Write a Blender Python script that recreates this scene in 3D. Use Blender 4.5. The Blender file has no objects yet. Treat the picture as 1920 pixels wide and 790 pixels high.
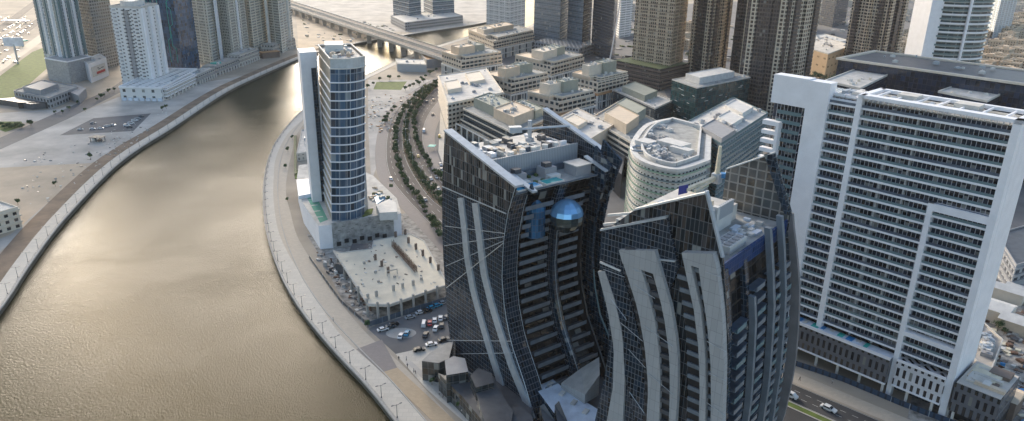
import bpy, math, random
from mathutils import Vector, Matrix
from mathutils.geometry import tessellate_polygon
random.seed(7)
R=math.radians
sc=bpy.context.scene
COL=sc.collection
# ------------------------------------------------------------------ camera model
CF=1386.; TH=R(20.7); RL=R(.83); CH=150.
def ray(px,py):
    u,v=px-960,py-395
    a=u*math.cos(RL)+v*math.sin(RL); b=-u*math.sin(RL)+v*math.cos(RL)
    return (a,CF*math.cos(TH)-b*math.sin(TH),-(CF*math.sin(TH)+b*math.cos(TH)))
def G(px,py,z=0):
    r=ray(px,py); t=(z-CH)/r[2]; return Vector((r[0]*t,r[1]*t,z))
def dirv(az): return Vector((math.sin(R(az)),math.cos(R(az)),0))
cam=bpy.data.cameras.new('camera'); camo=bpy.data.objects.new('camera',cam); COL.objects.link(camo)
cam.sensor_width=36; cam.lens=36*CF/1920; cam.clip_end=20000; cam.clip_start=1
F_=Vector((0,math.cos(TH),-math.sin(TH))); U_=Vector((0,math.sin(TH),math.cos(TH))); X_=Vector((1,0,0))
Rr=X_*math.cos(RL)+U_*math.sin(RL); Ur=U_*math.cos(RL)-X_*math.sin(RL)
camo.matrix_world=Matrix(((Rr.x,Ur.x,-F_.x,0),(Rr.y,Ur.y,-F_.y,0),(Rr.z,Ur.z,-F_.z,CH),(0,0,0,1)))
sc.camera=camo
# ------------------------------------------------------------------ materials
MATS={}
class NT:
    def __init__(s,name):
        s.m=bpy.data.materials.new(name); s.m.use_nodes=True; s.t=s.m.node_tree; s.n=s.t.nodes
        s.b=s.n['Principled BSDF']; MATS[name]=s.m
    def new(s,k,**kw):
        x=s.n.new(k)
        for a,b in kw.items(): setattr(x,a,b)
        return x
    def put(s,sock,v):
        if isinstance(v,bpy.types.NodeSocket): s.t.links.new(v,sock)
        elif v is not None: sock.default_value=v
    def math(s,op,a,b=None,c=None):
        x=s.new('ShaderNodeMath',operation=op); s.put(x.inputs[0],a); s.put(x.inputs[1],b); s.put(x.inputs[2],c); return x.outputs[0]
    def mix(s,f,a,b,t='RGBA'):
        x=s.new('ShaderNodeMix',data_type=t)
        if t=='RGBA': s.put(x.inputs[0],f); s.put(x.inputs[6],a); s.put(x.inputs[7],b); return x.outputs[2]
        s.put(x.inputs[0],f); s.put(x.inputs[2],a); s.put(x.inputs[3],b); return x.outputs[0]
    def noise(s,scale,detail=4,vec=None,rough=.6):
        x=s.new('ShaderNodeTexNoise'); x.inputs['Scale'].default_value=scale; x.inputs['Detail'].default_value=detail; x.inputs['Roughness'].default_value=rough
        if vec is not None: s.t.links.new(vec,x.inputs['Vector'])
        return x.outputs['Fac']
    def pos(s): return s.new('ShaderNodeNewGeometry').outputs['Position']
    def ramp(s,f,stops):
        x=s.new('ShaderNodeValToRGB'); s.put(x.inputs[0],f)
        e=x.color_ramp.elements
        while len(e)<len(stops): e.new(.5)
        for i,(p,c) in enumerate(stops): e[i].position=p; e[i].color=(c if len(c)==4 else (*c,1)) if hasattr(c,'__len__') else (c,c,c,1)
        return x.outputs[0]
def c4(c): return (c[0],c[1],c[2],1)
def plain(name,col,rough=.7,var=.12,scale=.6,metal=0,bump=0,spec=None,coord='pos'):
    s=NT(name)
    p=s.pos() if coord=='pos' else s.new('ShaderNodeTexCoord').outputs['Object']
    n=s.ramp(s.noise(scale,5,p),[(.3,0.),(.7,1.)]); n2=s.noise(scale*9,3,p)
    d=tuple(x*(1-var*1.6) for x in col); l=tuple(min(1,x*(1+var)) for x in col)
    cc=s.mix(n,c4(d),c4(l)); cc=s.mix(s.math('MULTIPLY',n2,.25),cc,c4(tuple(x*.75 for x in col)))
    s.put(s.b.inputs['Base Color'],cc); s.b.inputs['Roughness'].default_value=rough; s.b.inputs['Metallic'].default_value=metal
    if bump:
        b=s.new('ShaderNodeBump'); b.inputs['Strength'].default_value=bump; b.inputs['Distance'].default_value=.2; s.put(b.inputs['Height'],n2); s.put(s.b.inputs['Normal'],b.outputs[0])
    return s.m
def facade(name,wall,glass,cw=3.,ch=3.3,fx=.6,fy=.6,u2=None,jit=.03,wr=.75,gr=.12,ior=1.7,gvar=.6,vo=0,stag=0,metal=.0,curt=.15,wvar=.12):
    """wall with a grid of glass panes laid out in metres on the uv map; fx/fy = glass share of a cell"""
    s=NT(name); uv=s.new('ShaderNodeTexCoord').outputs['UV']; sp=s.new('ShaderNodeSeparateXYZ'); s.put(sp.inputs[0],uv)
    u=s.math('DIVIDE',sp.outputs[0],cw); v=s.math('DIVIDE',s.math('ADD',sp.outputs[1],vo),ch)
    fv=s.math('FLOOR',v)
    if stag: u=s.math('ADD',u,s.math('MULTIPLY',s.math('MODULO',fv,2.),stag))
    fu=s.math('FLOOR',u); ru=s.math('FRACT',u); rv=s.math('FRACT',v)
    mu=s.math('LESS_THAN',s.math('ABSOLUTE',s.math('SUBTRACT',ru,.5)),fx/2)
    mv=s.math('LESS_THAN',s.math('ABSOLUTE',s.math('SUBTRACT',rv,.5)),fy/2)
    m=s.math('MULTIPLY',mu,mv)
    if u2: # vertical piers: every u2[0] metres a plain pier of share u2[1]
        q=s.math('FRACT',s.math('DIVIDE',sp.outputs[0],u2[0])); m=s.math('MULTIPLY',m,s.math('GREATER_THAN',q,u2[1]))
    cx=s.new('ShaderNodeCombineXYZ'); s.put(cx.inputs[0],fu); s.put(cx.inputs[1],fv)
    wn=s.new('ShaderNodeTexWhiteNoise',noise_dimensions='2D'); s.put(wn.inputs['Vector'],cx.outputs[0])
    g0=tuple(x*(1-gvar*.7) for x in glass); g1=tuple(min(1,x*(1+gvar)) for x in glass)
    gc=s.mix(wn.outputs['Value'],c4(g0),c4(g1))
    cu=s.math('GREATER_THAN',wn.outputs['Value'],1-curt*.5); gc=s.mix(s.math('MULTIPLY',cu,.5),gc,(.42,.42,.38,1))
    n=s.noise(.15,4,s.pos()); n2=s.noise(1.3,4,s.pos())
    wc=s.mix(s.ramp(n,[(.3,0.),(.7,1.)]),c4(tuple(x*(1-wvar) for x in wall)),c4(tuple(min(1,x*(1+wvar*.5)) for x in wall)))
    wc=s.mix(s.math('MULTIPLY',n2,.3),wc,c4(tuple(x*.7 for x in wall)))
    s.put(s.b.inputs['Base Color'],s.mix(m,wc,gc))
    s.put(s.b.inputs['Roughness'],s.mix(m,wr,gr,'FLOAT')); s.put(s.b.inputs['IOR'],s.mix(m,1.4,ior,'FLOAT'))
    if metal: s.put(s.b.inputs['Metallic'],s.math('MULTIPLY',m,metal))
    # each pane is set a little out of true
    vs=s.new('ShaderNodeVectorMath',operation='SUBTRACT'); s.put(vs.inputs[0],wn.outputs['Color']); vs.inputs[1].default_value=(.5,.5,.5)
    vm=s.new('ShaderNodeVectorMath',operation='SCALE'); s.put(vm.inputs[0],vs.outputs[0]); s.put(vm.inputs['Scale'],s.math('MULTIPLY',m,jit*2))
    va=s.new('ShaderNodeVectorMath',operation='ADD'); s.put(va.inputs[0],s.new('ShaderNodeNewGeometry').outputs['Normal']); s.put(va.inputs[1],vm.outputs[0])
    vn=s.new('ShaderNodeVectorMath',operation='NORMALIZE'); s.put(vn.inputs[0],va.outputs[0]); s.put(s.b.inputs['Normal'],vn.outputs[0])
    return s.m
M={}
M['concrete']=plain('concrete',(.42,.40,.37),.85,.15,.3)
M['pale_concrete']=plain('pale concrete',(.58,.55,.50),.85,.12,.25)
M['slab']=plain('dusty slab concrete',(.76,.67,.52),.9,.12,.12)
M['dirty']=plain('stained concrete',(.36,.36,.35),.9,.35,.35)
M['white']=plain('white render',(.86,.86,.88),.6,.05,.2)
M['offwhite']=plain('off white paint',(.68,.66,.62),.7,.1,.3)
M['beige']=plain('beige render',(.68,.55,.41),.8,.08,.2)
M['cream']=plain('cream render',(.74,.65,.53),.8,.08,.2)
M['sage']=plain('grey green render',(.34,.35,.29),.8,.08,.2)
M['grey']=plain('grey render',(.33,.33,.34),.7,.1,.3)
M['bandgrey']=None
M['darkgrey']=plain('dark cladding',(.085,.09,.10),.45,.2,.3)
M['black']=plain('near black cladding',(.02,.022,.026),.35,.2,.4)
M['steel']=plain('painted steel',(.42,.46,.5),.45,.1,.5,.2)
M['capmetal']=plain('folded metal coping',(.50,.54,.57),.4,.12,.5,.3)
M['bluemetal']=plain('blue metal',(.12,.16,.21),.35,.2,.5,.3)
M['yellow']=plain('cream yellow paint',(.66,.60,.46),.6,.1,.5)
M['navy']=plain('navy sheet',(.02,.03,.22),.5,.1,.5)
M['blue']=plain('bright blue tarpaulin',(.04,.25,.55),.5,.15,.6)
M['turq']=plain('turquoise paint',(.04,.45,.38),.6,.1,.5)
M['red']=plain('red paint',(.5,.03,.03),.5,.1,.5)
M['rust']=plain('rusty steel bars',(.16,.09,.06),.9,.3,2)
M['terra']=plain('terracotta render',(.50,.28,.14),.8,.1,.4)
M['roofgrey']=plain('roof screed',(.38,.38,.36),.9,.25,.25)
M['roofpale']=plain('pale roof membrane',(.62,.59,.54),.85,.18,.2)
M['roofblue']=plain('light blue grey roof',(.66,.72,.80),.5,.15,.25)
M['brownclad']=plain('brown cladding',(.17,.125,.10),.6,.15,.3)
M['tyre']=plain('tyre rubber',(.02,.02,.02),.9,.1,3)
M['lamp']=plain('headlamp glass',(.7,.7,.68),.15,.02,3)
M['trunk']=plain('tree bark',(.12,.08,.05),.9,.3,3,coord='obj')
M['leaf']=plain('green foliage',(.06,.11,.035),.75,.5,.9)
M['leaf2']=plain('olive foliage',(.095,.13,.045),.75,.5,.9)
def groundmat(name,a,b,c,az=0):
    s=NT(name); p=s.pos(); n0=s.ramp(s.noise(.009,4,p),[(.35,0.),(.65,1.)]); n1=s.ramp(s.noise(.06,6,p,.7),[(.4,0.),(.62,1.)]); n2=s.noise(.7,5,p,.7)
    mp=s.new('ShaderNodeMapping'); s.put(mp.inputs[0],p); mp.inputs['Rotation'].default_value=(0,0,R(az)); mp.inputs['Scale'].default_value=(.5,.012,1)
    n3=s.ramp(s.noise(1.,3,mp.outputs[0]),[(.55,0.),(.68,1.)])
    k=s.mix(n0,c4(a),c4(b)); k=s.mix(s.math('MULTIPLY',n1,.6),k,c4(c)); k=s.mix(s.math('MULTIPLY',n3,.35),k,c4(tuple(x*1.25 for x in a))); k=s.mix(s.math('MULTIPLY',n2,.35),k,c4(tuple(x*.6 for x in b)))
    s.put(s.b.inputs['Base Color'],k); s.b.inputs['Roughness'].default_value=.95; return s.m
M['sandw']=groundmat('pale sand plot with tyre tracks',(.64,.57,.48),(.54,.47,.38),(.42,.37,.31),35)
M['sandp']=groundmat('warm sand plot',(.62,.49,.36),(.52,.40,.29),(.42,.33,.25),60)
M['sandg']=groundmat('sandy ground',(.45,.39,.31),(.38,.32,.26),(.30,.26,.22),20)
M['dirt']=groundmat('brown earth strip',(.21,.14,.10),(.16,.11,.08),(.27,.20,.14),-10)
M['asphaltc']=groundmat('grey dusty asphalt',(.15,.148,.148),(.11,.11,.115),(.20,.19,.18),30)
M['asphaltw']=groundmat('worn dusty asphalt',(.09,.08,.072),(.07,.063,.058),(.06,.056,.052),-20)
M['grass']=plain('mown grass',(.12,.17,.03),.95,.3,.25,bump=.4)
M['astro']=plain('green court',(.13,.38,.27),.9,.1,.2)
M['sandg']=plain('sandy ground',(.44,.37,.29),.95,.22,.02,bump=.3)
M['sandw']=plain('pale sand plot',(.52,.48,.43),.95,.24,.035,bump=.3)
M['sandp']=plain('warm sand plot',(.52,.42,.31),.95,.16,.04,bump=.3)
M['dirt']=plain('brown earth',(.25,.18,.125),.95,.25,.08,bump=.4)
M['rubble']=plain('construction dirt',(.40,.37,.33),.95,.5,.25,bump=.5)
M['asphalt']=plain('asphalt',(.05,.05,.053),.85,.3,.06)
M['asphaltw']=plain('worn dusty asphalt',(.155,.13,.115),.9,.2,.03)
M['asphaltc']=plain('grey dusty asphalt',(.17,.165,.165),.9,.2,.03)
M['line']=plain('road paint',(.65,.64,.6),.8,.15,1.5)
M['kerb']=plain('kerb stone',(.5,.47,.43),.85,.1,.5)
M['wallquay']=plain('quay wall concrete',(.13,.12,.10),.9,.3,.15)
M['skin']=plain('skin',(.35,.2,.13),.6,.1,5)
M['cloth']=plain('dark cloth',(.03,.03,.04),.9,.1,5)
M['cloth2']=plain('pale cloth',(.5,.48,.45),.9,.1,5)
def glassm(name,col,rough=.08,ior=1.8,metal=0.):
    s=NT(name); s.b.inputs['Base Color'].default_value=c4(col); s.b.inputs['Roughness'].default_value=rough; s.b.inputs['IOR'].default_value=ior; s.b.inputs['Metallic'].default_value=metal; return s.m
M['glass']=glassm('tinted glass',(.015,.022,.03))
M['domeglass']=glassm('mirror glass with painted sky',(.25,.52,.82),.12,1.6,.45)  # dome only: the reflected sky is put into the base colour
M['sphereglass']=glassm('mirror dark glass',(.18,.22,.22),.06,1.8,.8)
M['poolw']=glassm('pool water',(.02,.25,.48),.08,1.33)
M['pooltq']=glassm('turquoise pool water',(.03,.30,.32),.08,1.33)
M['tealglass']=glassm('teal balustrade glass',(.15,.22,.235),.15,1.45)
M['greenglass']=glassm('green balustrade glass',(.24,.38,.28),.15,1.5)
# paving with joints
def paving(name,col,cw,ch,jn=.06,dark=.75):
    s=NT(name); b=s.new('ShaderNodeTexBrick'); b.inputs['Scale'].default_value=1; b.offset=.5
    s.put(b.inputs['Vector'],s.pos()); b.inputs['Brick Width'].default_value=cw; b.inputs['Row Height'].default_value=ch; b.inputs['Mortar Size'].default_value=jn
    b.inputs['Color1'].default_value=c4(col); b.inputs['Color2'].default_value=c4(tuple(x*.88 for x in col)); b.inputs['Mortar'].default_value=c4(tuple(x*dark for x in col))
    n=s.noise(.25,5,s.pos()); s.put(s.b.inputs['Base Color'],s.mix(s.math('MULTIPLY',n,.5),b.outputs['Color'],c4(tuple(x*.72 for x in col)))); s.b.inputs['Roughness'].default_value=.85
    return s.m
M['pave']=paving('pale paving slabs',(.68,.62,.53),3.2,2.1)
M['pavew']=paving('beige walkway paving',(.58,.50,.40),1.2,.8,.03,.85)
M['pavet']=paving('tan paving blocks',(.55,.42,.28),1.2,.8,.03,.85)
M['pavep']=paving('pinkish paving blocks',(.31,.27,.25),1.,.6,.03,.8)
# ribbed screen
def ribbed(name,col,step,depth=.6):
    s=NT(name); uv=s.new('ShaderNodeTexCoord').outputs['UV']; sp=s.new('ShaderNodeSeparateXYZ'); s.put(sp.inputs[0],uv)
    f=s.math('FRACT',s.math('DIVIDE',sp.outputs[0],step)); m=s.math('LESS_THAN',f,.3)
    s.put(s.b.inputs['Base Color'],s.mix(m,c4(col),c4(tuple(x*depth for x in col)))); s.b.inputs['Roughness'].default_value=.6
    return s.m
M['rib']=ribbed('ribbed metal screen',(.40,.42,.44),.7)
M['hoard']=ribbed('printed hoarding',(.03,.06,.11),2.4,.4)
# facades
M['curtain']=facade('dark curtain wall',(.15,.17,.195),(.010,.019,.031),1.05,1.65,.88,.9,jit=.035,gr=.07,ior=1.42,gvar=.8,curt=.0,wr=.4)
M['bandgrey']=facade('grey cladding panels',(.22,.225,.225),(.37,.375,.375),1.6,3.3,.965,.975,jit=.004,gr=.55,gvar=.07,ior=1.4,curt=0)
M['curtain2']=facade('dark tall pane curtain wall',(.12,.13,.14),(.010,.015,.02),1.15,3.3,.87,.94,jit=.07,gr=.08,ior=1.5,gvar=1.,curt=.12,wr=.4)
M['curtblue']=facade('deep blue curtain wall',(.07,.10,.13),(.008,.02,.035),1.5,1.65,.9,.9,jit=.03,gr=.08,ior=1.5,gvar=.8,curt=.05,wr=.4)
M['shard']=facade('faceted dark glass cladding',(.14,.14,.14),(.025,.03,.03),2.2,2.6,.94,.95,jit=.12,gr=.1,ior=1.8,gvar=1.,curt=.1,wr=.4)
M['wtdoor']=facade('white tower window wall',(.50,.50,.54),(.028,.034,.048),1.35,3.3,.86,1.2,jit=.02,gr=.1,gvar=.9,curt=.25,vo=.2)
M['slots']=facade('grey cladding with staggered slots',(.13,.135,.15),(.012,.013,.017),2.1,4.4,.45,.72,jit=.01,stag=.5,gvar=.4,curt=.03)
M['slotsw']=facade('white cladding with staggered slots',(.66,.66,.68),(.015,.016,.02),2.1,4.4,.45,.72,jit=.01,stag=.5,gvar=.4,curt=.03)
M['roundf']=facade('round tower glass',(.20,.25,.30),(.03,.065,.11),2.3,4.3,.93,.9,jit=.03,gr=.07,ior=1.5,gvar=.9,curt=.1)
M['roundside']=facade('bronze glass side',(.42,.38,.31),(.30,.265,.205),2.0,4.3,.95,.92,jit=.02,gr=.45,ior=1.4,gvar=.25,curt=.02)
M['bsq_low']=facade('white lattice over blue glass',(.70,.69,.65),(.015,.03,.042),3.6,9.5,.66,.86,jit=.02,gvar=.4,curt=.03,vo=1)
M['bsq_up']=facade('beige storeys with long windows',(.68,.58,.46),(.02,.035,.045),6.,3.6,.82,.62,jit=.02,gvar=.5,curt=.05,vo=-.2)
M['bsq_dark']=facade('dark blue office glass',(.05,.07,.085),(.02,.04,.055),3.,3.6,.9,.85,jit=.02,gvar=.4,curt=.03)
M['apt']=facade('beige apartments',(.66,.58,.47),(.03,.035,.038),4.,3.4,.62,.6,jit=.02,gvar=.5)
M['tealf']=facade('teal glass office',(.02,.065,.07),(.012,.05,.055),3.4,3.6,.94,.9,jit=.02,gvar=.35,curt=.0)
M['navyf']=facade('navy glass slab',(.025,.035,.055),(.010,.02,.045),3.,3.8,.92,.92,jit=.02,gvar=.7,curt=.02)
M['hotelf']=facade('pale hotel wall',(.72,.72,.68),(.02,.035,.035),2.8,3.5,.5,.6,jit=.02,gvar=.7,vo=-.2)
M['hotelg']=facade('grey and teal hotel wall',(.27,.30,.31),(.012,.05,.05),4.2,3.5,.7,.6,jit=.02,gvar=.6,vo=-.2)
M['brownf']=facade('brown tower grid',(.48,.39,.29),(.03,.024,.02),2.6,3.4,.62,.6,u2=(13,.25),jit=.01,gvar=.5,curt=.1)
M['brownf2']=facade('brown stone grid',(.62,.52,.40),(.02,.016,.018),3.4,3.4,.66,.66,jit=.01,gvar=.5,curt=.1)
M['brownd']=facade('dark brown glass',(.12,.10,.09),(.025,.02,.025),2.4,3.4,.8,.65,jit=.01,gvar=.4,curt=.05)
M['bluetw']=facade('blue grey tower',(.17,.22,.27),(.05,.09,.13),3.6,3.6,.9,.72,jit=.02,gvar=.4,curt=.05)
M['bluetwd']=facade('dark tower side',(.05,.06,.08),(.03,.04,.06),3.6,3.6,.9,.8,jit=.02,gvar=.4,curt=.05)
M['whitetw']=facade('white residential grid',(.55,.57,.58),(.06,.09,.11),3.6,3.5,.55,.55,u2=(14,.25),jit=.02,gvar=.5)
M['greystr']=facade('blue grey striped tower',(.62,.66,.68),(.07,.10,.12),3.2,3.4,.50,.84,u2=(17,.2),jit=.02,gvar=.5)
M['beigetw']=facade('beige green tower grid',(.68,.66,.58),(.07,.08,.08),3.,3.3,.55,.55,u2=(15,.22),jit=.02,gvar=.5)
M['whiteT']=facade('white tower small windows',(.74,.74,.73),(.12,.13,.13),7.5,3.4,.26,.36,jit=.01,gvar=.5,wvar=.04)
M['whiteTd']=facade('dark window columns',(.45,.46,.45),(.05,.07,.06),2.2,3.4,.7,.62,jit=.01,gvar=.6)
M['purple']=facade('deep blue glass tower',(.06,.10,.16),(.03,.07,.13),2.4,3.5,.94,.92,jit=.03,gvar=.9,curt=.02)
M['gridd']=facade('unfinished brown tower',(.42,.41,.40),(.07,.07,.07),4.,3.4,.72,.66,jit=.01,gvar=.4)
M['villa']=facade('villa wall',(.56,.46,.34),(.10,.085,.07),3.4,3.3,.36,.5,jit=.01,gvar=.4)
M['villa2']=facade('pale villa wall',(.56,.52,.46),(.12,.11,.10),3.0,3.3,.36,.5,jit=.01,gvar=.4)
M['tealw']=facade('teal and white curved tower',(.55,.62,.64),(.03,.06,.07),9.,4.2,.97,.55,jit=.02,gvar=.5,curt=.02)
M['greylow']=facade('grey low building',(.36,.37,.38),(.06,.065,.075),5.,4.5,.6,.55,jit=.01,gvar=.4)
M['arcade']=facade('white arcade with deep bays',(.58,.56,.52),(.06,.06,.06),3.8,4.2,.6,.5,jit=.01,gvar=.4,stag=.5)
M['podgrey']=facade('grey podium panels',(.5,.5,.5),(.28,.29,.3),2.2,1.6,.9,.9,jit=.01,gvar=.2,gr=.6)
# water
s=NT('canal water'); p=s.pos()
mp=s.new('ShaderNodeMapping'); s.put(mp.inputs[0],p); mp.inputs['Rotation'].default_value=(0,0,R(25)); mp.inputs['Scale'].default_value=(1,.5,1)
n1=s.noise(1.9,4,mp.outputs[0],.6); n2=s.noise(.012,4,p,.6); n3=s.noise(.05,3,p,.6)
pat=s.ramp(n2,[(.35,0.),(.65,1.)])
s.put(s.b.inputs['Base Color'],s.mix(s.mix(.4,pat,n3,'FLOAT'),(.024,.025,.011,1),(.05,.042,.017,1))); s.put(s.b.inputs['Roughness'],s.mix(pat,.07,.13,'FLOAT')); s.b.inputs['IOR'].default_value=1.33; s.b.inputs['Specular IOR Level'].default_value=.125; s.b.inputs['Specular Tint'].default_value=(1,.70,.34,1)
bp=s.new('ShaderNodeBump'); s.put(bp.inputs['Strength'],s.mix(pat,.6,1.,'FLOAT')); bp.inputs['Distance'].default_value=.32; s.put(bp.inputs['Height'],n1); s.put(s.b.inputs['Normal'],bp.outputs[0]); M['water']=s.m
# ------------------------------------------------------------------ mesh builder
class MB:
    def __init__(s): s.v=[]; s.f=[]; s.uv=[]; s.mi=[]
    def face(s,pts,uv=None,m=0):
        pts=[Vector(p) for p in pts]
        if uv is None:
            n=Vector((0,0,0))
            for i in range(len(pts)):
                a=pts[i]; b=pts[(i+1)%len(pts)]; n+=Vector(((a.y-b.y)*(a.z+b.z),(a.z-b.z)*(a.x+b.x),(a.x-b.x)*(a.y+b.y)))
            if n.length<1e-9: return
            n.normalize()
            if abs(n.z)>.75: uv=[(p.x,p.y) for p in pts]
            else:
                t=Vector((-n.y,n.x,0)).normalized(); uv=[(p.dot(t),p.z) for p in pts]
        i=len(s.v); s.v+=[tuple(p) for p in pts]; s.f.append(list(range(i,i+len(pts)))); s.uv+=uv; s.mi.append(m)
    def prism(s,poly,z0,z1,m=0,mt=None,bottom=False,top=True,u0=0):
        """poly: list of (x,y) ccw or cw; z1 number or list"""
        P=[Vector((p[0],p[1],0)) for p in poly]; n=len(P)
        if sum(P[i].x*P[(i+1)%n].y-P[(i+1)%n].x*P[i].y for i in range(n))<0:
            P.reverse()
            if hasattr(z1,'__len__'): z1=list(z1)[::-1]
        Z=z1 if hasattr(z1,'__len__') else [z1]*n
        u=u0
        for i in range(n):
            j=(i+1)%n; a,b=P[i],P[j]; L=(b-a).length
            s.face([(a.x,a.y,z0),(b.x,b.y,z0),(b.x,b.y,Z[j]),(a.x,a.y,Z[i])],[(u,z0),(u+L,z0),(u+L,Z[j]),(u,Z[i])],m); u+=L
        if top: s.cap([(P[i].x,P[i].y,Z[i]) for i in range(n)],m if mt is None else mt)
        if bottom: s.cap([(P[i].x,P[i].y,z0) for i in range(n)][::-1],m)
    def cap(s,pts,m=0):
        if len(pts)<=4: s.face(pts,None,m); return
        for t in tessellate_polygon([[Vector(p) for p in pts]]):
            q=[Vector(pts[k]) for k in t]
            nz=(q[1]-q[0]).cross(q[2]-q[0]).z
            s.face(q if nz>0 else q[::-1],None,m)
    def box(s,c,size,az=0,m=0,z0=None,bottom=True):
        """c = centre (x,y), or (x,y,z base); az = heading of the long y axis"""
        e2=dirv(az); e1=Vector((e2.y,-e2.x,0)); zb=c[2] if len(c)>2 else z0
        C=Vector((c[0],c[1],0)); w,d,h=size
        s.prism([C+e1*x*w/2+e2*y*d/2 for x,y in((-1,-1),(1,-1),(1,1),(-1,1))],zb,zb+h,m,bottom=bottom)
    def tube(s,a,b,r,n=5,r2=None,m=0):
        a=Vector(a); b=Vector(b); d=(b-a).normalized(); x=d.orthogonal().normalized(); y=d.cross(x); r2=r if r2 is None else r2
        A=[a+(x*math.cos(2*math.pi*i/n)+y*math.sin(2*math.pi*i/n))*r for i in range(n)]
        B=[b+(x*math.cos(2*math.pi*i/n)+y*math.sin(2*math.pi*i/n))*r2 for i in range(n)]
        for i in range(n): j=(i+1)%n; s.face([A[i],A[j],B[j],B[i]],None,m)
        s.face(A[::-1],None,m); s.face(B,None,m)
    def loft(s,rings,m=0,closed=True,uv=None,cap=True,mt=None,seg={}):
        n=len(rings[0])
        us=[0]
        base=rings[len(rings)//2]
        for i in range(n): us.append(us[-1]+(Vector(base[(i+1)%n])-Vector(base[i])).length)
        for k in range(len(rings)-1):
            A,B=rings[k],rings[k+1]
            for i in range(n if closed else n-1):
                j=(i+1)%n
                s.face([A[i],A[j],B[j],B[i]],[(us[i],A[i][2]),(us[i+1],A[j][2]),(us[i+1],B[j][2]),(us[i],B[i][2])],seg.get(i,m))
        if cap: s.cap(rings[-1],m if mt is None else mt)
    def build(s,name,mats,parent=None,smooth=False):
        if not isinstance(mats,(list,tuple)): mats=[mats]
        o0=Vector((0,0,0)); q=parent
        while q is not None: o0+=q.location; q=q.parent
        me=bpy.data.meshes.new(name); me.from_pydata([(v[0]-o0.x,v[1]-o0.y,v[2]-o0.z) for v in s.v],[],s.f)
        for m in mats: me.materials.append(M[m] if isinstance(m,str) else m)
        l=me.uv_layers.new(name='UVMap'); l.data.foreach_set('uv',[c for t in s.uv for c in t])
        me.polygons.foreach_set('material_index',s.mi)
        if smooth: me.polygons.foreach_set('use_smooth',[True]*len(s.f))
        me.update()
        o=bpy.data.objects.new(name,me); COL.objects.link(o)
        if parent is not None: o.parent=parent
        return o
def thing(name,label,cat,loc=(0,0,0),group=None):
    o=bpy.data.objects.new(name,None); COL.objects.link(o); o.location=loc; o.empty_display_size=.5
    o['label']=label; o['category']=cat
    if group: o['group']=group
    return o
def tag(o,label,cat,group=None,kind=None):
    if label: o['label']=label; o['category']=cat
    if group: o['group']=group
    if kind: o['kind']=kind
    return o
def copy_tree(o,parent=None):
    c=o.copy(); COL.objects.link(c)
    if parent is not None: c.parent=parent
    for ch in list(o.children): copy_tree(ch,c)
    return c
def offset(poly,d):
    P=[Vector((p[0],p[1])) for p in poly]; n=len(P)
    if sum(P[i].x*P[(i+1)%n].y-P[(i+1)%n].x*P[i].y for i in range(n))<0: P.reverse()
    out=[]
    for i in range(n):
        a,b,c=P[i-1],P[i],P[(i+1)%n]; d1=(b-a).normalized(); d2=(c-b).normalized()
        n1=Vector((d1.y,-d1.x)); n2=Vector((d2.y,-d2.x)); bis=n1+n2
        if bis.length<1e-6: bis=n1
        bis.normalize(); k=d/max(.35,bis.dot(n1)); out.append((b.x+bis.x*k,b.y+bis.y*k))
    return out
def ccw(poly):
    P=[Vector((p[0],p[1])) for p in poly]; n=len(P)
    if sum(P[i].x*P[(i+1)%n].y-P[(i+1)%n].x*P[i].y for i in range(n))<0: P.reverse()
    return [(p.x,p.y) for p in P]
def ring(mb,poly,z0,z1,t,m=0):
    A=ccw(poly); B=offset(poly,-t); n=len(A)
    for i in range(n):
        j=(i+1)%n; mb.prism([A[i],A[j],B[j],B[i]],z0,z1,m)
def rect(front,azr,w,d,azl=None):
    """rectangle with its nearest corner at front; w metres along azr, d metres along azr-90"""
    e1=dirv(azr); e2=dirv(azr-90 if azl is None else azl); f=Vector((front[0],front[1],0))
    return [(p.x,p.y) for p in (f,f+e1*w,f+e1*w+e2*d,f+e2*d)]
def lerp(T,z):
    if z<=T[0][0]: a,b=T[0],T[1]
    elif z>=T[-1][0]: a,b=T[-2],T[-1]
    else:
        for a,b in zip(T,T[1:]):
            if a[0]<=z<=b[0]: break
    return a[1]+(b[1]-a[1])*(z-a[0])/(b[0]-a[0])
def cen(poly): return Vector((sum(p[0] for p in poly)/len(poly),sum(p[1] for p in poly)/len(poly),0))
def roofkit(root,poly,z,n,seed=1,smin=1.2,smax=4,mats=('offwhite','grey','steel'),inset=3):
    rd=random.Random(seed); c=cen(poly); P=offset(poly,-inset) if inset else poly
    for k in range(n):
        i=rd.randrange(len(P)); a=Vector((*P[i],0)); b=Vector((*P[(i+1)%len(P)],0)); q=a.lerp(b,rd.random()).lerp(c,rd.random()*.9)
        e=(b-a); az=math.degrees(math.atan2(e.x,e.y)); mb=MB(); w,d,h=rd.uniform(smin,smax),rd.uniform(smin,smax),rd.uniform(.8,2.2)
        if k%4==3:
            mb.tube((q.x,q.y,z),(q.x,q.y,z+h),w*.3,8)
        else:
            mb.box((q.x,q.y,z),(w,d,h),az)
            if w>2: mb.tube((q.x,q.y,z+h),(q.x,q.y,z+h+.4),min(w,d)*.3,8)
        mb.build('roof_unit',mats[k%len(mats)],root)
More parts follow.
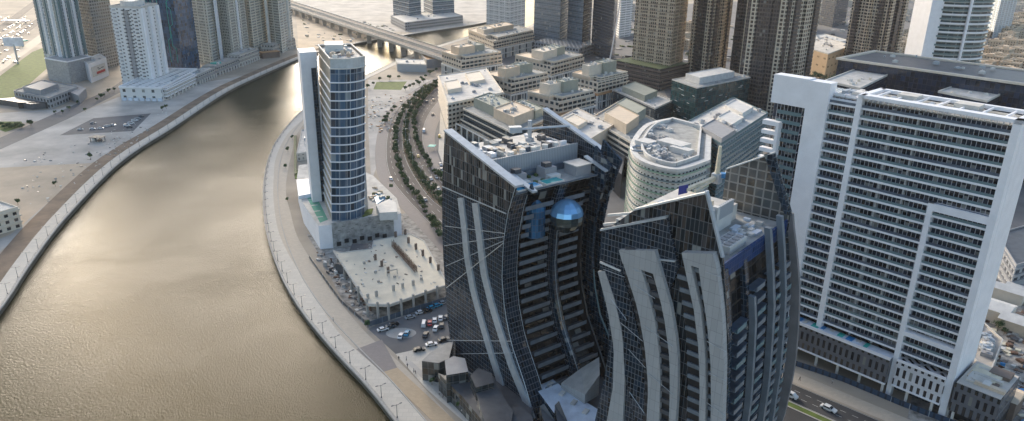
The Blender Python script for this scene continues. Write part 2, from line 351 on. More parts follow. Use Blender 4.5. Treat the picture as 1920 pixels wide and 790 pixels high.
def building(name,label,cat,poly,z1,wall,z0=0,roof='roofpale',group=None,bands=None,par=.9,boxes=(),units=0,seed=1,seg=None):
    root=thing(name,label,cat,(*cen(poly).xy,z0),group)
    mb=MB()
    if isinstance(wall,(list,tuple)):
        P=ccw(poly); n=len(P); u=0
        mb.prism(P,z0,z1,0,mt=0)
        for k in range(n): mb.mi[k]=k%len(wall)
        mb.build('wall',list(wall),root)
    else: mb.prism(poly,z0,z1); mb.build('wall',wall,root)
    rb=MB(); rb.prism(offset(poly,-.4),z1+.004,z1+.15); r=rb.build('roof',roof,root)
    pm=bands[3] if bands else wall if isinstance(wall,str) and wall in('cream','beige','white','grey','greylow','black') else 'pale_concrete'
    if pm=='greylow': pm='grey'
    if par: pb=MB(); ring(pb,offset(poly,.06),z1-.3,z1+par,.45); pb.build('parapet',pm,root)
    if bands: # (first z, step, outset, material, thickness[, name])
        z=bands[0]
        while z<z1-.5:
            bb=MB(); P=offset(poly,bands[2]); bb.prism(P,z,z+bands[4],0,bottom=True); bb.build(bands[5] if len(bands)>5 else 'floor_band',bands[3],root); z+=bands[1]
    e1=(Vector((*poly[1],0))-Vector((*poly[0],0))); e2=(Vector((*poly[-1],0))-Vector((*poly[0],0))); p0=Vector((*poly[0],0))
    for bx in boxes: # fractions of the plan u0,u1,v0,v1, height, material
        u0,u1,v0,v1,h,m=bx; q=[p0+e1*u+e2*v for u,v in((u0,v0),(u1,v0),(u1,v1),(u0,v1))]
        b=MB(); b.prism(q,z1+.1,z1+.1+h); b.build('penthouse',m,root)
        b=MB(); ring(b,offset(q,.05),z1+h-.1,z1+h+.6,.3); b.build('penthouse_parapet',m,root)
    if units: roofkit(root,poly,z1+.12,units,seed)
    return root
def flat(name,pts,z,mat,kind='structure',px=True,label=None):
    P=[G(*p)if px else Vector((p[0],p[1],0)) for p in pts]; mb=MB(); mb.cap([(p.x,p.y,z) for p in P]); o=mb.build(name,mat); o['kind']=kind; return o
def slabpoly(name,pts,z0,z1,mat,px=True):
    P=[G(*p) if px else Vector((p[0],p[1],0)) for p in pts]; mb=MB(); mb.prism(P,z0,z1); o=mb.build(name,mat); o['kind']='structure'; return o
def strip(name,A,B,z,mat,px=True):
    A=[G(*p) if px else Vector(p) for p in A]; B=[G(*p) if px else Vector(p) for p in B]
    A=resamp(A,60); B=resamp(B,60); mb=MB()
    for i in range(59): mb.face([(A[i].x,A[i].y,z),(B[i].x,B[i].y,z),(B[i+1].x,B[i+1].y,z),(A[i+1].x,A[i+1].y,z)])
    o=mb.build(name,mat); o['kind']='structure'; return o
def catmull(P,n=8):
    if len(P)<3: return P
    Q=[P[0]*2-P[1]]+P+[P[-1]*2-P[-2]]; out=[]
    for i in range(1,len(Q)-2):
        for k in range(n):
            t=k/n; a,b,c,d=Q[i-1],Q[i],Q[i+1],Q[i+2]
            out.append(.5*((2*b)+(c-a)*t+(2*a-5*b+4*c-d)*t*t+(3*b-a-3*c+d)*t**3))
    out.append(P[-1]); return out
def resamp(P,n):
    P=catmull([Vector(p) for p in P]); L=[0]
    for a,b in zip(P,P[1:]): L.append(L[-1]+(b-a).length)
    out=[]; j=0
    for i in range(n):
        t=L[-1]*i/(n-1)
        while j<len(P)-2 and L[j+1]<t: j+=1
        k=(t-L[j])/max(1e-9,L[j+1]-L[j]); out.append(P[j].lerp(P[j+1],k))
    return out
def at_steps(P,step,start=0):
    P=catmull([Vector(p) for p in P]); out=[]; nxt=start; d0=0
    for a,b in zip(P,P[1:]):
        L=(b-a).length
        if L<1e-9: continue
        d=(b-a)/L
        while nxt<=d0+L: out.append((a+d*(nxt-d0),d)); nxt+=step
        d0+=L
    return out
# ------------------------------------------------------------------ light
SUN_AZ=-24; SUN_EL=17
w=bpy.data.worlds.new('World'); sc.world=w; w.use_nodes=True
sky=w.node_tree.nodes.new('ShaderNodeTexSky'); sky.sky_type='NISHITA'; sky.sun_disc=False
sky.sun_elevation=R(SUN_EL); sky.sun_rotation=R(SUN_AZ); sky.dust_density=2.5; sky.air_density=1.; sky.ozone_density=1.; sky.altitude=100
bg=w.node_tree.nodes['Background']; w.node_tree.links.new(sky.outputs[0],bg.inputs[0]); bg.inputs[1].default_value=.135
sl=bpy.data.lights.new('sun','SUN'); so=bpy.data.objects.new('sun',sl); COL.objects.link(so)
sl.energy=2.2; sl.angle=R(24); sl.color=(1,.91,.79)
so.rotation_euler=(-dirv(SUN_AZ)*math.cos(R(SUN_EL))-Vector((0,0,math.sin(R(SUN_EL))))).to_track_quat('-Z','Y').to_euler(); so.location=(0,0,300)
sc.view_settings.view_transform='Standard'; sc.view_settings.look='None'; sc.view_settings.exposure=1.15; sc.view_settings.gamma=1
# ------------------------------------------------------------------ ground, water
def wp(l): return [G(*p) for p in l]
RB=[Vector((60,60,0)),Vector((15,125,0)),Vector((-15,168,0))]+wp([(742,790),(690,725),(620,650),(560,575),(520,500),(497,420),(495,340),(510,280),(540,235),(570,205),(615,176),(683,143),(750,112),(820,86),(905,62),(1000,45),(1003,0)])
LB=[Vector((-170,60,0)),Vector((-192,170,0)),Vector((-202,225,0))]+wp([(0,580),(60,490),(130,400),(230,300),(330,235),(420,175),(480,145),(560,110),(600,97),(680,79),(790,61),(905,43),(955,28),(978,0)])
RBs=resamp(RB,140); LBs=resamp(LB,140)
mb=MB()
far=9000
rp=[(p.x,p.y,0) for p in RBs]; mb.cap(rp+[(300,far,0),(far,far,0),(far,-300,0),(120,-300,0)])
lp=[(p.x,p.y,0) for p in LBs]; mb.cap(lp+[(200,far,0),(-far,far,0),(-far,-300,0),(-150,-300,0)])
g=mb.build('ground','sandg'); g['kind']='structure'
mb=MB(); mb.face([(-1500,-300,-2.6),(900,-300,-2.6),(900,6000,-2.6),(-1500,6000,-2.6)]); o=mb.build('water','water'); o['kind']='structure'
def offs(P,d):
    out=[]
    for i in range(len(P)):
        a=P[max(0,i-1)]; b=P[min(len(P)-1,i+1)]; t=(b-a).normalized(); out.append(P[i]+Vector((t.y,-t.x,0))*d)
    return out
for B,sg,nm in((RBs,1,'right'),(LBs,-1,'left')):
    mb=MB(); a0=offs(B,-.25*sg); a1=offs(B,.55*sg)
    for i in range(len(B)-1):
        mb.face([(B[i].x,B[i].y,-4),(B[i+1].x,B[i+1].y,-4),(B[i+1].x,B[i+1].y,0.1),(B[i].x,B[i].y,0.1)])
    o=mb.build('quay_wall','wallquay'); tag(o,'dark concrete quay wall rising from the canal water along the %s bank'%nm,'quay wall')
    mb=MB()
    for i in range(len(B)-1):
        q=[a0[i],a0[i+1],a1[i+1],a1[i]]; mb.prism([(p.x,p.y) for p in q],-.5,.22)
    o=mb.build('quay_kerb','kerb'); tag(o,'pale stone kerb capping the quay wall along the %s bank'%nm,'kerb')
# right promenade
strip('promenade',offs(RBs,.6)[8:110],offs(RBs,8.2)[8:110],.012,'pave',px=False)
A=[(571,231),(556,253),(548,284),(540,319),(536,360),(545,400),(556,440),(579,481),(625,550),(685,623),(760,690),(852,790)]
In=[(572,221),(540,251),(518,294),(513,338),(513,376),(521,430),(540,475),(562,511),(600,572),(640,630),(716,699),(812,790)]
strip('walkway',In,A,.02,'pavew')
slabpoly('terrace',[(716,699),(745,690),(880,815),(842,820)],0,.12,'pavet')
flat('crossing_paving',[(668,655),(716,637),(745,690),(716,699)],.03,'pavep')
mb=MB(); L1=offs(RBs,8.2)[8:110]; L2=offs(RBs,8.6)[8:110]
for i in range(len(L1)-1): mb.prism([(p.x,p.y) for p in(L1[i],L1[i+1],L2[i+1],L2[i])],0,.25)
tag(mb.build('promenade_kerb','kerb'),'low stone kerb between the lamp lit promenade and the beige walkway','kerb')
flat('site_ground',[(575,440),(600,480),(640,560),(690,618),(850,566),(838,440),(760,400)],.006,'rubble')
flat('plot_ground',[(690,150),(840,150),(735,230),(700,330),(760,420),(700,400),(690,240)],.005,'sandw')
# parking lot with turning island
flat('parking_lot',[(690,617),(852,560),(870,640),(770,668),(742,664)],.01,'asphaltc')
flat('forecourt',[(742,664),(850,640),(900,700),(940,800),(880,800),(800,730)],.016,'pave')
flat('planting_bed',[(762,680),(772,678),(905,800),(885,803)],.03,'sandw')
mb=MB(); c=G(752,625)
for k in range(28):
    a=2*math.pi*k/28; b=2*math.pi*(k+1)/28
    mb.face([(c.x,c.y,.03),(c.x+math.cos(a)*6,c.y+math.sin(a)*4.2,.03),(c.x+math.cos(b)*6,c.y+math.sin(b)*4.2,.03)])
o=mb.build('turning_island','concrete'); o['kind']='structure'
# curved road
LCL=[(870,128),(835,140),(800,160),(758,190),(735,222),(725,260),(724,300),(733,335),(755,365),(800,414),(850,470),(900,540)]
LCR=[(880,128),(840,146),(810,162),(781,186),(762,212),(755,250),(759,290),(777,329),(806,370),(838,398),(880,450),(940,520)]
RCL=[(890,130),(845,150),(818,166),(796,186),(771,218),(766,256),(774,297),(796,338),(831,389),(880,440)]
RCR=[(905,135),(860,152),(838,168),(824,188),(803,218),(793,253),(801,291),(817,326),(840,355),(900,410)]
strip('road',LCL,LCR,.012,'asphaltw'); strip('road',RCL,RCR,.012,'asphaltw')
mb=MB(); a=resamp(wp(LCR),60); b=resamp(wp(RCL),60)
for i in range(59): mb.prism([(p.x,p.y) for p in (a[i],a[i+1],b[i+1],b[i])],0,.14)
o=mb.build('median','dirt'); o['kind']='structure'
pave_r=[(p[0]+22,p[1]+6) for p in RCR]
strip('pavement',RCR,pave_r,.03,'pavep')
sl_=[(p[0]-20,p[1]+7) for p in LCL]
strip('pavement',sl_,LCL,.03,'pavep')
def lane_lines(L,Rr_,fr,dash):
    a=resamp(wp(L),90); b=resamp(wp(Rr_),90); mb=MB()
    for i in range(89):
        if dash and i%2: continue
        for f in fr:
            p=a[i].lerp(b[i],f); q=a[i+1].lerp(b[i+1],f)
            if dash: q=p.lerp(q,.8)
            t=(q-p).normalized(); n=Vector((t.y,-t.x,0))*.1
            mb.face([(*(p-n).xy,.02),(*(p+n).xy,.02),(*(q+n).xy,.02),(*(q-n).xy,.02)])
    o=mb.build('road_marking','line'); o['kind']='structure'
lane_lines(LCL,LCR,(.25,.5,.75),1); lane_lines(RCL,RCR,(.33,.66),1); lane_lines(LCL,LCR,(.03,.97),0); lane_lines(RCL,RCR,(.03,.97),0)
# forecourt ground between road and the blocks
flat('side_street',[(845,150),(880,100),(890,62),(1000,60),(1220,120),(1260,300),(1180,430),(850,430),(815,330),(800,260),(815,205)],.004,'asphaltc')
# lower right street
Dn=dirv(-43)
def ext(a,b,k): a=G(*a);b=G(*b); d=(b-a).normalized(); return a-d*k,b+d*k
def roadband(name,p,q,wd,z,mat,side=1):
    a,b=ext(p,q,60 if name!='pavement' else 40); d=(b-a).normalized(); n=Vector((d.y,-d.x,0))*wd*side
    mb=MB(); mb.face([(*a.xy,z),(*b.xy,z),(*(b+n).xy,z),(*(a+n).xy,z)]); o=mb.build(name,mat); o['kind']='structure'; return a,b,d,n
roadband('pavement',(1485,696),(1700,785),6.5,.03,'pavew')
a,b,d,n=roadband('road',(1478,716),(1640,785),11,.012,'asphalt')
mb=MB()
for k in range(0,60):
    for s_ in (3.6,7.2):
        p=a+d*(k*4)+n.normalized()*s_; q=p+d*2; m_=n.normalized()*.07; mb.face([(*(p-m_).xy,.02),(*(p+m_).xy,.02),(*(q+m_).xy,.02),(*(q-m_).xy,.02)])
for s_ in (.3,10.7):
    p=a+n.normalized()*s_; q=b+n.normalized()*s_; m_=n.normalized()*.07; mb.face([(*(p-m_).xy,.02),(*(p+m_).xy,.02),(*(q+m_).xy,.02),(*(q-m_).xy,.02)])
o=mb.build('road_marking','line'); o['kind']='structure'
nn=n.normalized()
mb=MB(); mb.prism([(*(a+nn*11.2).xy,),(*(b+nn*11.2).xy,),(*(b+nn*14.5).xy,),(*(a+nn*14.5).xy,)],0,.15); o=mb.build('median','kerb'); o['kind']='structure'
mb=MB(); mb.face([(*(a+nn*11.6).xy,.16),(*(b+nn*11.6).xy,.16),(*(b+nn*14.1).xy,.16),(*(a+nn*14.1).xy,.16)]); tag(mb.build('verge_grass','grass'),'strip of grass on the median of the lower street','grass',kind='stuff')
mb=MB(); mb.face([(*(a+nn*14.5).xy,.012),(*(b+nn*14.5).xy,.012),(*(b+nn*26).xy,.012),(*(a+nn*26).xy,.012)]); o=mb.build('road','asphalt'); o['kind']='structure'
# right hand yards
flat('yard',[(1770,480),(1990,420),(2200,900),(1780,900),(1700,790)],.004,'rubble')
flat('car_park',[(1880,280),(1990,270),(2030,420),(1850,440)],.008,'asphaltc')
flat('yard',[(1840,440),(2000,420),(2010,530),(1820,560)],.010,'concrete')
# left bank plots
strip('promenade',offs(LBs,-.6)[4:128],offs(LBs,-7.5)[4:128],.012,'pave',px=False)
strip('earth_bank',offs(LBs,-7.5)[4:76],offs(LBs,-17)[4:76],.008,'dirt',px=False)
flat('plot_ground',[(-60,300),(222,182),(470,140),(330,225),(210,290),(90,400),(-60,520)],.004,'sandw')
flat('sand_plot',[(-60,318),(170,306),(190,300),(120,355),(20,440),(-60,470)],.0065,'sandp')
flat('car_park',[(112,254),(175,222),(283,213),(250,246)],.010,'asphaltc')
flat('road',[(-60,308),(-60,285),(205,168),(225,174),(130,222)],.009,'asphaltc')
flat('road',[(205,168),(225,174),(262,140),(245,140)],.009,'asphaltc')
flat('sand_plot',[(-40,240),(-40,215),(110,205),(150,190),(90,225)],.005,'sandw')
flat('lawn',[(-30,215),(-30,165),(60,98),(95,84),(100,118),(30,180)],.012,'grass')
flat('lawn',[(-10,240),(-10,228),(40,228),(45,236),(10,248)],.012,'grass')
# big road and parking fields, far left
for k,(a_,b_) in enumerate([((-40,165),(95,66)),((-40,128),(95,30)),((-40,95),(70,8))]):
    a=G(*a_);b=G(*b_); d=(b-a).normalized(); b=b+d*2600; a=a-d*100; n=Vector((-d.y,d.x,0))
    mb=MB(); mb.face([(*a.xy,.02),(*b.xy,.02),(*(b+n*15).xy,.02),(*(a+n*15).xy,.02)]); o=mb.build('road',('pavew','asphaltw','asphaltw')[k]); o['kind']='structure'
flat('far_sand',[(548,10),(700,60),(790,60),(905,42),(978,0),(978,-30),(560,-40)],.006,'sandw')
flat('far_sand',[(560,95),(640,90),(700,72),(640,45),(555,30)],.008,'sandp')
flat('lawn',[(700,168),(706,154),(763,153),(752,169)],.02,'grass')
# lawn beside the round tower

def rubble(name,label,quad,n,smin,smax,z,mats,seed,kind='stuff'):
    rd=random.Random(seed); mb=MB(); P=[G(*q) for q in quad]
    for k in range(n):
        u,v=rd.random(),rd.random(); p=P[0].lerp(P[1],u).lerp(P[3].lerp(P[2],u),v); w=rd.uniform(smin,smax)
        mb.box((p.x,p.y,z),(w,rd.uniform(smin,smax),rd.uniform(.1,.5)*w),rd.uniform(0,90),m=rd.randrange(len(mats)),bottom=False)
    tag(mb.build(name,mats),label,'rubble',kind='stuff')
rubble('rubble','scattered rubble and plates on the building plot beside the round fronted tower road',[(690,180),(770,175),(735,250),(690,250)],150,.4,2,.01,['concrete','beige','darkgrey','offwhite','terra'],1)
rubble('rubble','scattered stones and rubbish on the sandy plots of the left bank',[(20,300),(330,200),(250,270),(60,400)],160,.3,1.6,.01,['concrete','darkgrey','offwhite'],2)
rubble('rubble','loose timber and scrap strewn over the yard at the lower right',[(1800,600),(1960,560),(1990,800),(1770,770)],420,.4,2.6,.02,['concrete','darkgrey','offwhite','rust','yellow','brownclad'],3)
rubble('rubble','parts and rubbish between the sheds right of the white slab tower',[(1850,470),(1960,460),(1960,560),(1830,560)],160,.5,3,.02,['concrete','darkgrey','offwhite','tealglass'],4)
rubble('rubble','scattered specks of stone and scrub on the sand beyond the canal bridge',[(560,20),(760,55),(690,75),(580,90)],120,1,5,.02,['concrete','leaf2','offwhite'],5)

flat('city_ground',[(1003,62),(1010,20),(1900,-20),(2000,200),(1700,160),(1500,240),(1260,200),(1220,118)],.003,'asphaltc')
flat('forecourt',[(826,206),(840,200),(842,290),(838,330),(822,285)],.035,'pave')  # pale paving sheet paints the sunlight on this forecourt
rubble('rubble','street clutter and small roofs between the far towers',[(1010,60),(1900,-10),(1990,190),(1200,150)],500,2,9,.02,['concrete','darkgrey','offwhite','leaf2','beige','roofpale'],6)
M['pierm']=plain('blue grey pier metal',(.17,.20,.23),.45,.15,.3)
M['endm']=plain('grey brown end fin',(.20,.195,.20),.6,.15,.2)
M['recess']=facade('recess glazing in painted shade',(.012,.013,.015),(.004,.005,.007),3.,3.3,.9,.85,jit=.01,gr=.2,ior=1.3,gvar=.8,curt=.04)  # shade of the balcony recesses is put into this near-black colour
M['balc']=plain('slate balustrade panel',(.17,.20,.23),.4,.2,.4)
M['bayglass']=facade('blue bay glass',(.1,.14,.18),(.02,.12,.25),1.1,2.2,.92,.94,jit=.1,curt=.1,gvar=.9)
# ------------------------------------------------------------------ curved dark towers
class Frame:
    def __init__(s,o,azL,azR): s.o=Vector((o[0],o[1],0)); s.e1=dirv(azL); s.e2=dirv(azR); s.azR=azR; s.azL=azL
    def p(s,a,b,z): q=s.o+s.e1*a+s.e2*b; return (q.x,q.y,z)
    def hit(s,px,py,b=0):
        o=s.o+s.e2*b; n=Vector((s.e1.y,-s.e1.x,0)); r=Vector(ray(px,py)); t=o.dot(n)/(r.dot(n)); q=r*t
        return ((q-o).dot(s.e1) if True else 0, q.z+CH)
    def onz(s,px,py,z):
        q=G(px,py,z)-s.o; q.z=0; return (q.dot(s.e1),q.dot(s.e2))
def azpoly(fr,pts,b0,b1,mb,m=0,mc=None):
    """plate: outline pts (a,z) in the plane of the side elevation, from b0 to b1"""
    n=len(pts); A=[Vector(fr.p(a,b0,z)) for a,z in pts]; B=[Vector(fr.p(a,b1,z)) for a,z in pts]
    tri=tessellate_polygon([[Vector((a,z,0)) for a,z in pts]])
    nn=-fr.e2 if b0<b1 else fr.e2
    for t in tri:
        for S,sg in((A,1),(B,-1)):
            q=[S[k] for k in t]; uv=[pts[k] for k in t]
            nr=(q[1]-q[0]).cross(q[2]-q[0])
            if nr.dot(nn)*sg<0: q=q[::-1]; uv=uv[::-1]
            mb.face(q,uv,m)
    c=sum(A,Vector())/n
    for i in range(n):
        j=(i+1)%n; q=[A[i],A[j],B[j],B[i]]
        mb.face(q,[(pts[i][0]*.6+pts[i][1]*.8+0,0),(pts[j][0]*.6+pts[j][1]*.8,0),(pts[j][0]*.6+pts[j][1]*.8,abs(b1-b0)),(pts[i][0]*.6+pts[i][1]*.8,abs(b1-b0))],m if mc is None else mc)
def rod(fr,p,q,name,mat,root,b=-.25,r=.09):
    a0,z0=fr.hit(*p,b=b); a1,z1=fr.hit(*q,b=b); mb=MB(); mb.tube(fr.p(a0,b,z0),fr.p(a1,b,z1),r,4); return mb.build(name,mat,root)
T1=Frame((7.87,202.36),-37.2,52.8)
F1=[(0,-3),(6,0),(13.7,4.5),(24,11.4),(34,15),(45,16.8),(58,16.2),(68,14.2),(78,10.5),(90,6)]
L1_=[(0,47.5),(10,49.8),(29,51.8),(46,53),(66,52.3),(86,49.9),(95,48.5)]
f1=lambda z:lerp(F1,z); l1=lambda z:lerp(L1_,z)
root=thing('curved_tower','dark glass curved tower with two pale vertical stripes and a mirrored sphere, beside the canal','tower',(*Vector(T1.p(25,20,0)).xy,0),'pair of curved dark glass towers')
FZ=[0+3.3*k for k in range(0,23)]+[74.6]
W1=41
rings=[]
for z in FZ:
    F=f1(z);L=l1(z)
    rings.append([T1.p(*q,z) for q in((F+.1,0),(F+.1,5),(F+2.6,5.1),(F+2.6,18.6),(F+.6,18.7),(F+.4,22),(F+2.6,22.1),(F+3.2,36),(F+1,36.1),(F+1,W1),(L,W1),(L,0))])
rings=[r[::-1] for r in rings]
mb=MB(); mb.loft(rings,0,mt=0,cap=True,seg={8:1,4:1,3:1}); mb.build('glass_body',['curtain','recess'],root)
mb=MB(); mb.prism([T1.p(*q,0)[:2] for q in((f1(74.6)+.5,.3),(f1(74.6)+.5,W1-.3),(29,W1-.3),(29,.3))],74.62,74.9); mb.build('roof_deck','roofgrey',root)
mb=MB(); mb.prism([T1.p(*q,0)[:2] for q in((28,1.2),(28,W1-2),(l1(78)-.3,W1-2),(l1(78)-.3,1.2))],74.7,80.5); mb.build('upper_roof','roofpale',root)
# side elevation plate with sloping top
zz=[0,6,14,20,26,34,42,50,58,66,72,78]
out=[(f1(z),z) for z in zz]+[(f1(78),78.2),(49.9,86.8)]+[(l1(z),z) for z in (80,66,52,40,28,14,0)]
ZL=T1.hit(890,376)[1]
mb=MB(); azpoly(T1,[q for q in out if q[1]>ZL]+[(l1(ZL),ZL),(f1(ZL),ZL)],-.9,-.02,mb)
up=[(f1(ZL),ZL)]+[q for q in out if q[1]>ZL]+[(l1(ZL),ZL)]; mb=MB(); azpoly(T1,up,-.9,-.02,mb); mb.build('side_facade','curtain2',root)
k0=[q for q in out[:12] if q[1]<ZL]; k1=[q for q in out[12:] if q[1]<ZL]
mb=MB(); azpoly(T1,k0+[(f1(ZL),ZL),(l1(ZL),ZL)]+k1,-.85,-.02,mb); mb.build('side_facade','curtain',root)
mb=MB(); azpoly(T1,[(f1(78)-.4,77.9),(50.2,86.7),(50.2,87.3),(f1(78)-.4,78.6)],-1.1,2.2,mb); mb.build('sloping_coping','capmetal',root)
# inner leaf behind the coping
azn=[(f1(z)+.2,z) for z in (60,66,72,78)]+[T1.hit(1001,361,5.6),T1.hit(962,332,5.6),(16,60)]
mb=MB(); azpoly(T1,azn,5.2,6.0,mb); mb.build('inner_leaf','curtblue',root)
mb=MB(); azpoly(T1,[T1.hit(1003,362,5.6),T1.hit(960,330,5.6),(T1.hit(960,330,5.6)[0],T1.hit(960,330,5.6)[1]+.6),(T1.hit(1003,362,5.6)[0],T1.hit(1003,362,5.6)[1]+.6)],4.6,6.6,mb); mb.build('sloping_coping','capmetal',root)
# stripes
def band(fr,root,left,right,b0,b1,mat,name,zbot=4):
    Lp=[fr.hit(*q) for q in left]; Rp=[fr.hit(*q) for q in right]
    def extd(P):
        if P[-1][1]>zbot:
            (a0,z0),(a1,z1)=P[-2],P[-1]; P=P+[(a1+(a1-a0)/(z1-z0)*(zbot-z1)*.8,zbot)]
        return P
    Lp=extd(Lp);Rp=extd(Rp); n=16
    def at(P,t):
        z0,z1=P[0][1],P[-1][1]; z=z0+(z1-z0)*t; T=sorted([(q[1],q[0]) for q in P]); return (lerp(T,z),z)
    mb=MB(); A=[at(Lp,i/n) for i in range(n+1)]; B=[at(Rp,i/n) for i in range(n+1)]
    azpoly(fr,A+B[::-1],b0,b1,mb); return mb.build(name,mat,root)
s1=[(865,370),(872,425),(877,480),(888,540),(901,590),(920,655),(941,722)]; band(T1,root,s1,[(x+9.5,y) for x,y in s1],-1.6,-.9,'capmetal','vertical_stripe',3)
s2=[(892,380),(900,440),(908,510),(923,570),(940,625),(962,690),(987,750)]; band(T1,root,s2,[(x+10.5,y) for x,y in s2],-1.6,-.9,'capmetal','vertical_stripe',3)
rod(T1,(829,350),(949,401),'facade_rod','capmetal',root,-1.1,.2)
for p,q in(((834,424),(946,438)),((833,461),(945,444)),((836,499),(944,452)),((837,540),(944,456)),((838,638),(958,640)),((852,664),(962,662))): rod(T1,p,q,'facade_rod','capmetal',root,-1.9,.13)
# corner edge line
def edge(fr,fn,b,z0,z1,r,mat,name,root,da=0):
    mb=MB(); n=16
    for i in range(n):
        za=z0+(z1-z0)*i/n; zb=z0+(z1-z0)*(i+1)/n; mb.tube(fr.p(fn(za)+da,b,za),fr.p(fn(zb)+da,b,zb),r,4)
    return mb.build(name,mat,root)
edge(T1,f1,-.9,4,78,.14,'capmetal','edge_trim',root,-.1); edge(T1,f1,5,4,74,.12,'steel','edge_trim',root,-.1)
# curved fins on the hollow front
def fin(fr,root,fn,b0,b1,z0,z1,proud,depth,mat,name='fin',zt=None,n=18):
    o=[(fn(z0+(z1-z0)*i/n)-proud,z0+(z1-z0)*i/n) for i in range(n+1)]; i_=[(fn(z0+(z1-z0)*i/n)+depth,z0+(z1-z0)*i/n) for i in range(n+1)]
    if zt: i_[-1]=(i_[-1][0],zt)
    mb=MB(); azpoly(fr,o+i_[::-1],b0,b1,mb); return mb.build(name,mat,root)
fin(T1,root,f1,19.2,21.4,6,66,1.2,1.6,'curtblue','glass_pier')
fin(T1,root,f1,31.8,32.4,4,64,1.,4,'black')
fin(T1,root,lambda z:f1(z)-(.35*max(0,24-z)*.35),35.6,36.6,3,79,3.0,5,'curtblue','fin',84)
fin(T1,root,lambda z:f1(z),38.3,39.1,3,81,4.0,5,'curtblue','fin',86)
edge(T1,lambda z:f1(z)-3.2-(.12*max(0,24-z)),36.0,4,40,.35,'tealglass','fin_edge_highlight',root)  # teal tube paints the highlight along the lower fin edge
edge(T1,lambda z:f1(z)-1.3,20.3,4,60,.12,'steel','edge_trim',root)
for k in range(20):
    z=8.5+3.3*k
    if z>71: break
    for b0,b1 in((6.2,17.8),(22.6,31.2)):
        if z>56 and b0<10 and z<72 and False: continue
        mb=MB(); F=f1(z); mb.prism([T1.p(F+.15,b0,0)[:2],T1.p(F+.15,b1,0)[:2],T1.p(F+2.6,b1,0)[:2],T1.p(F+2.6,b0,0)[:2]],z-.3,z,bottom=True)
        bo=mb.build('balcony','darkgrey',root)
        mb=MB(); mb.prism([T1.p(F,b0,0)[:2],T1.p(F,b1,0)[:2],T1.p(F+.14,b1,0)[:2],T1.p(F+.14,b0,0)[:2]],z-.35,z+1.1,bottom=True); mb.build('balustrade','balc',bo)
    mb=MB(); F=f1(z); mb.prism([T1.p(F+1.6,32.6,0)[:2],T1.p(F+1.6,35.4,0)[:2],T1.p(F+3.1,35.4,0)[:2],T1.p(F+3.1,32.6,0)[:2]],z-.3,z+.9,bottom=True); mb.build('balcony','darkgrey',root)
    mb=MB(); mb.prism([T1.p(F-2.2,39.2,0)[:2],T1.p(F-2.2,41.4,0)[:2],T1.p(F+1,41.4,0)[:2],T1.p(F+1,39.2,0)[:2]],z-.3,z+.9,bottom=True); mb.build('balcony','bluemetal',root)
# far leaf, top sloping down to the front
a0,z0=T1.hit(1020,206,40.5); a1,z1=T1.hit(1155,302,40.5)
mb=MB(); azpoly(T1,[(a1,z1),(a0,z0),(a0,60),(f1(60)+1,60),(f1(70)-1,70)],40.2,41.2,mb); mb.build('far_leaf','curtain',root)
mb=MB(); azpoly(T1,[(a1-.3,z1-.1),(a0,z0),(a0,z0+.7),(a1-.3,z1+.6)],39.8,42.,mb); mb.build('sloping_coping','capmetal',root)
for (p,q,b) in (((1098,294),(1137,322),35.),((1116,288),(1156,316),38.6)):
    a0,z0=T1.hit(*p,b); a1,z1=T1.hit(*q,b)
    mb=MB(); azpoly(T1,[(a1,z1),(a0,z0),(a0,70),(a1+1,70)],b-.4,b+.4,mb); mb.build('leaf','curtblue',root)
    mb=MB(); azpoly(T1,[(a1-.2,z1-.05),(a0,z0-.05),(a0,z0+.45),(a1-.2,z1+.45)],b-.8,b+.8,mb); mb.build('sloping_coping','capmetal',root)
# roof deck furniture
DF=f1(74.6)
def dk(name,a0,a1,b0,b1,h,mat,z=74.9,par=None,fr=T1):
    mb=MB(); mb.prism([fr.p(a0,b0,0)[:2],fr.p(a0,b1,0)[:2],fr.p(a1,b1,0)[:2],fr.p(a1,b0,0)[:2]],z,z+h); return mb.build(name,mat,par or root)
dk('deck_parapet',DF+.1,DF+.4,.4,34.6,.5,'bluemetal')
pl=dk('pool',DF+.6,DF+4.8,1.6,11.5,.9,'offwhite'); dk('pool_water',DF+.9,DF+4.5,1.9,11.2,.04,'poolw',75.82,pl)
pl=dk('pool',DF+.6,DF+4.8,13.,20.5,.9,'offwhite'); dk('pool_water',DF+.9,DF+4.5,13.3,20.2,.04,'pooltq',75.82,pl)
for b in (5.5,18.):
    dk('roof_pavilion',DF+7.6,DF+12,b,b+5,3.2,'grey'); dk('roof_hatch',DF+8.6,DF+11,b+1,b+3.6,1.4,'darkgrey',78.1); dk('stair_hood',DF+5,DF+7.4,b+.2,b+4.6,1.4,'offwhite')
dk('deck_wall',DF+12.4,DF+12.8,.6,34,2.2,'bluemetal')
dk('lounge_block',DF+3,DF+9,27.5,34,3.4,'grey'); dk('lounge_roof',DF+2.6,DF+9.3,27.2,34.3,.3,'roofpale',78.32)
dk('screen_wall',27.0,27.5,.8,38.8,7.,'rib')
for k in range(60):
    rd=random.Random(k+50); a=rd.uniform(29,46); b=rd.uniform(3,36); w_,d_,h_=rd.uniform(.6,4),rd.uniform(.6,3),rd.uniform(.3,2.)
    dk('roof_unit',a,a+w_,b,b+d_,h_,('offwhite','beige','steel','darkgrey','bluemetal','white','roofgrey')[k%7],80.52+k*.002)
dk('roof_unit',33,35.5,8,11,.8,'blue',80.52)
for k in range(5): 
    mb=MB(); mb.tube(T1.p(30+k*.2,12+k*5,80.5),T1.p(30+k*.2,12+k*5,82.4),1.1,10); mb.build('water_tank','offwhite',root)
for k in range(8): dk('deck_planter',DF+5.2+(k%2)*5.4,DF+6.4+(k%2)*5.4,12.2+k*1.5,13.2+k*1.5,.8,'leaf')
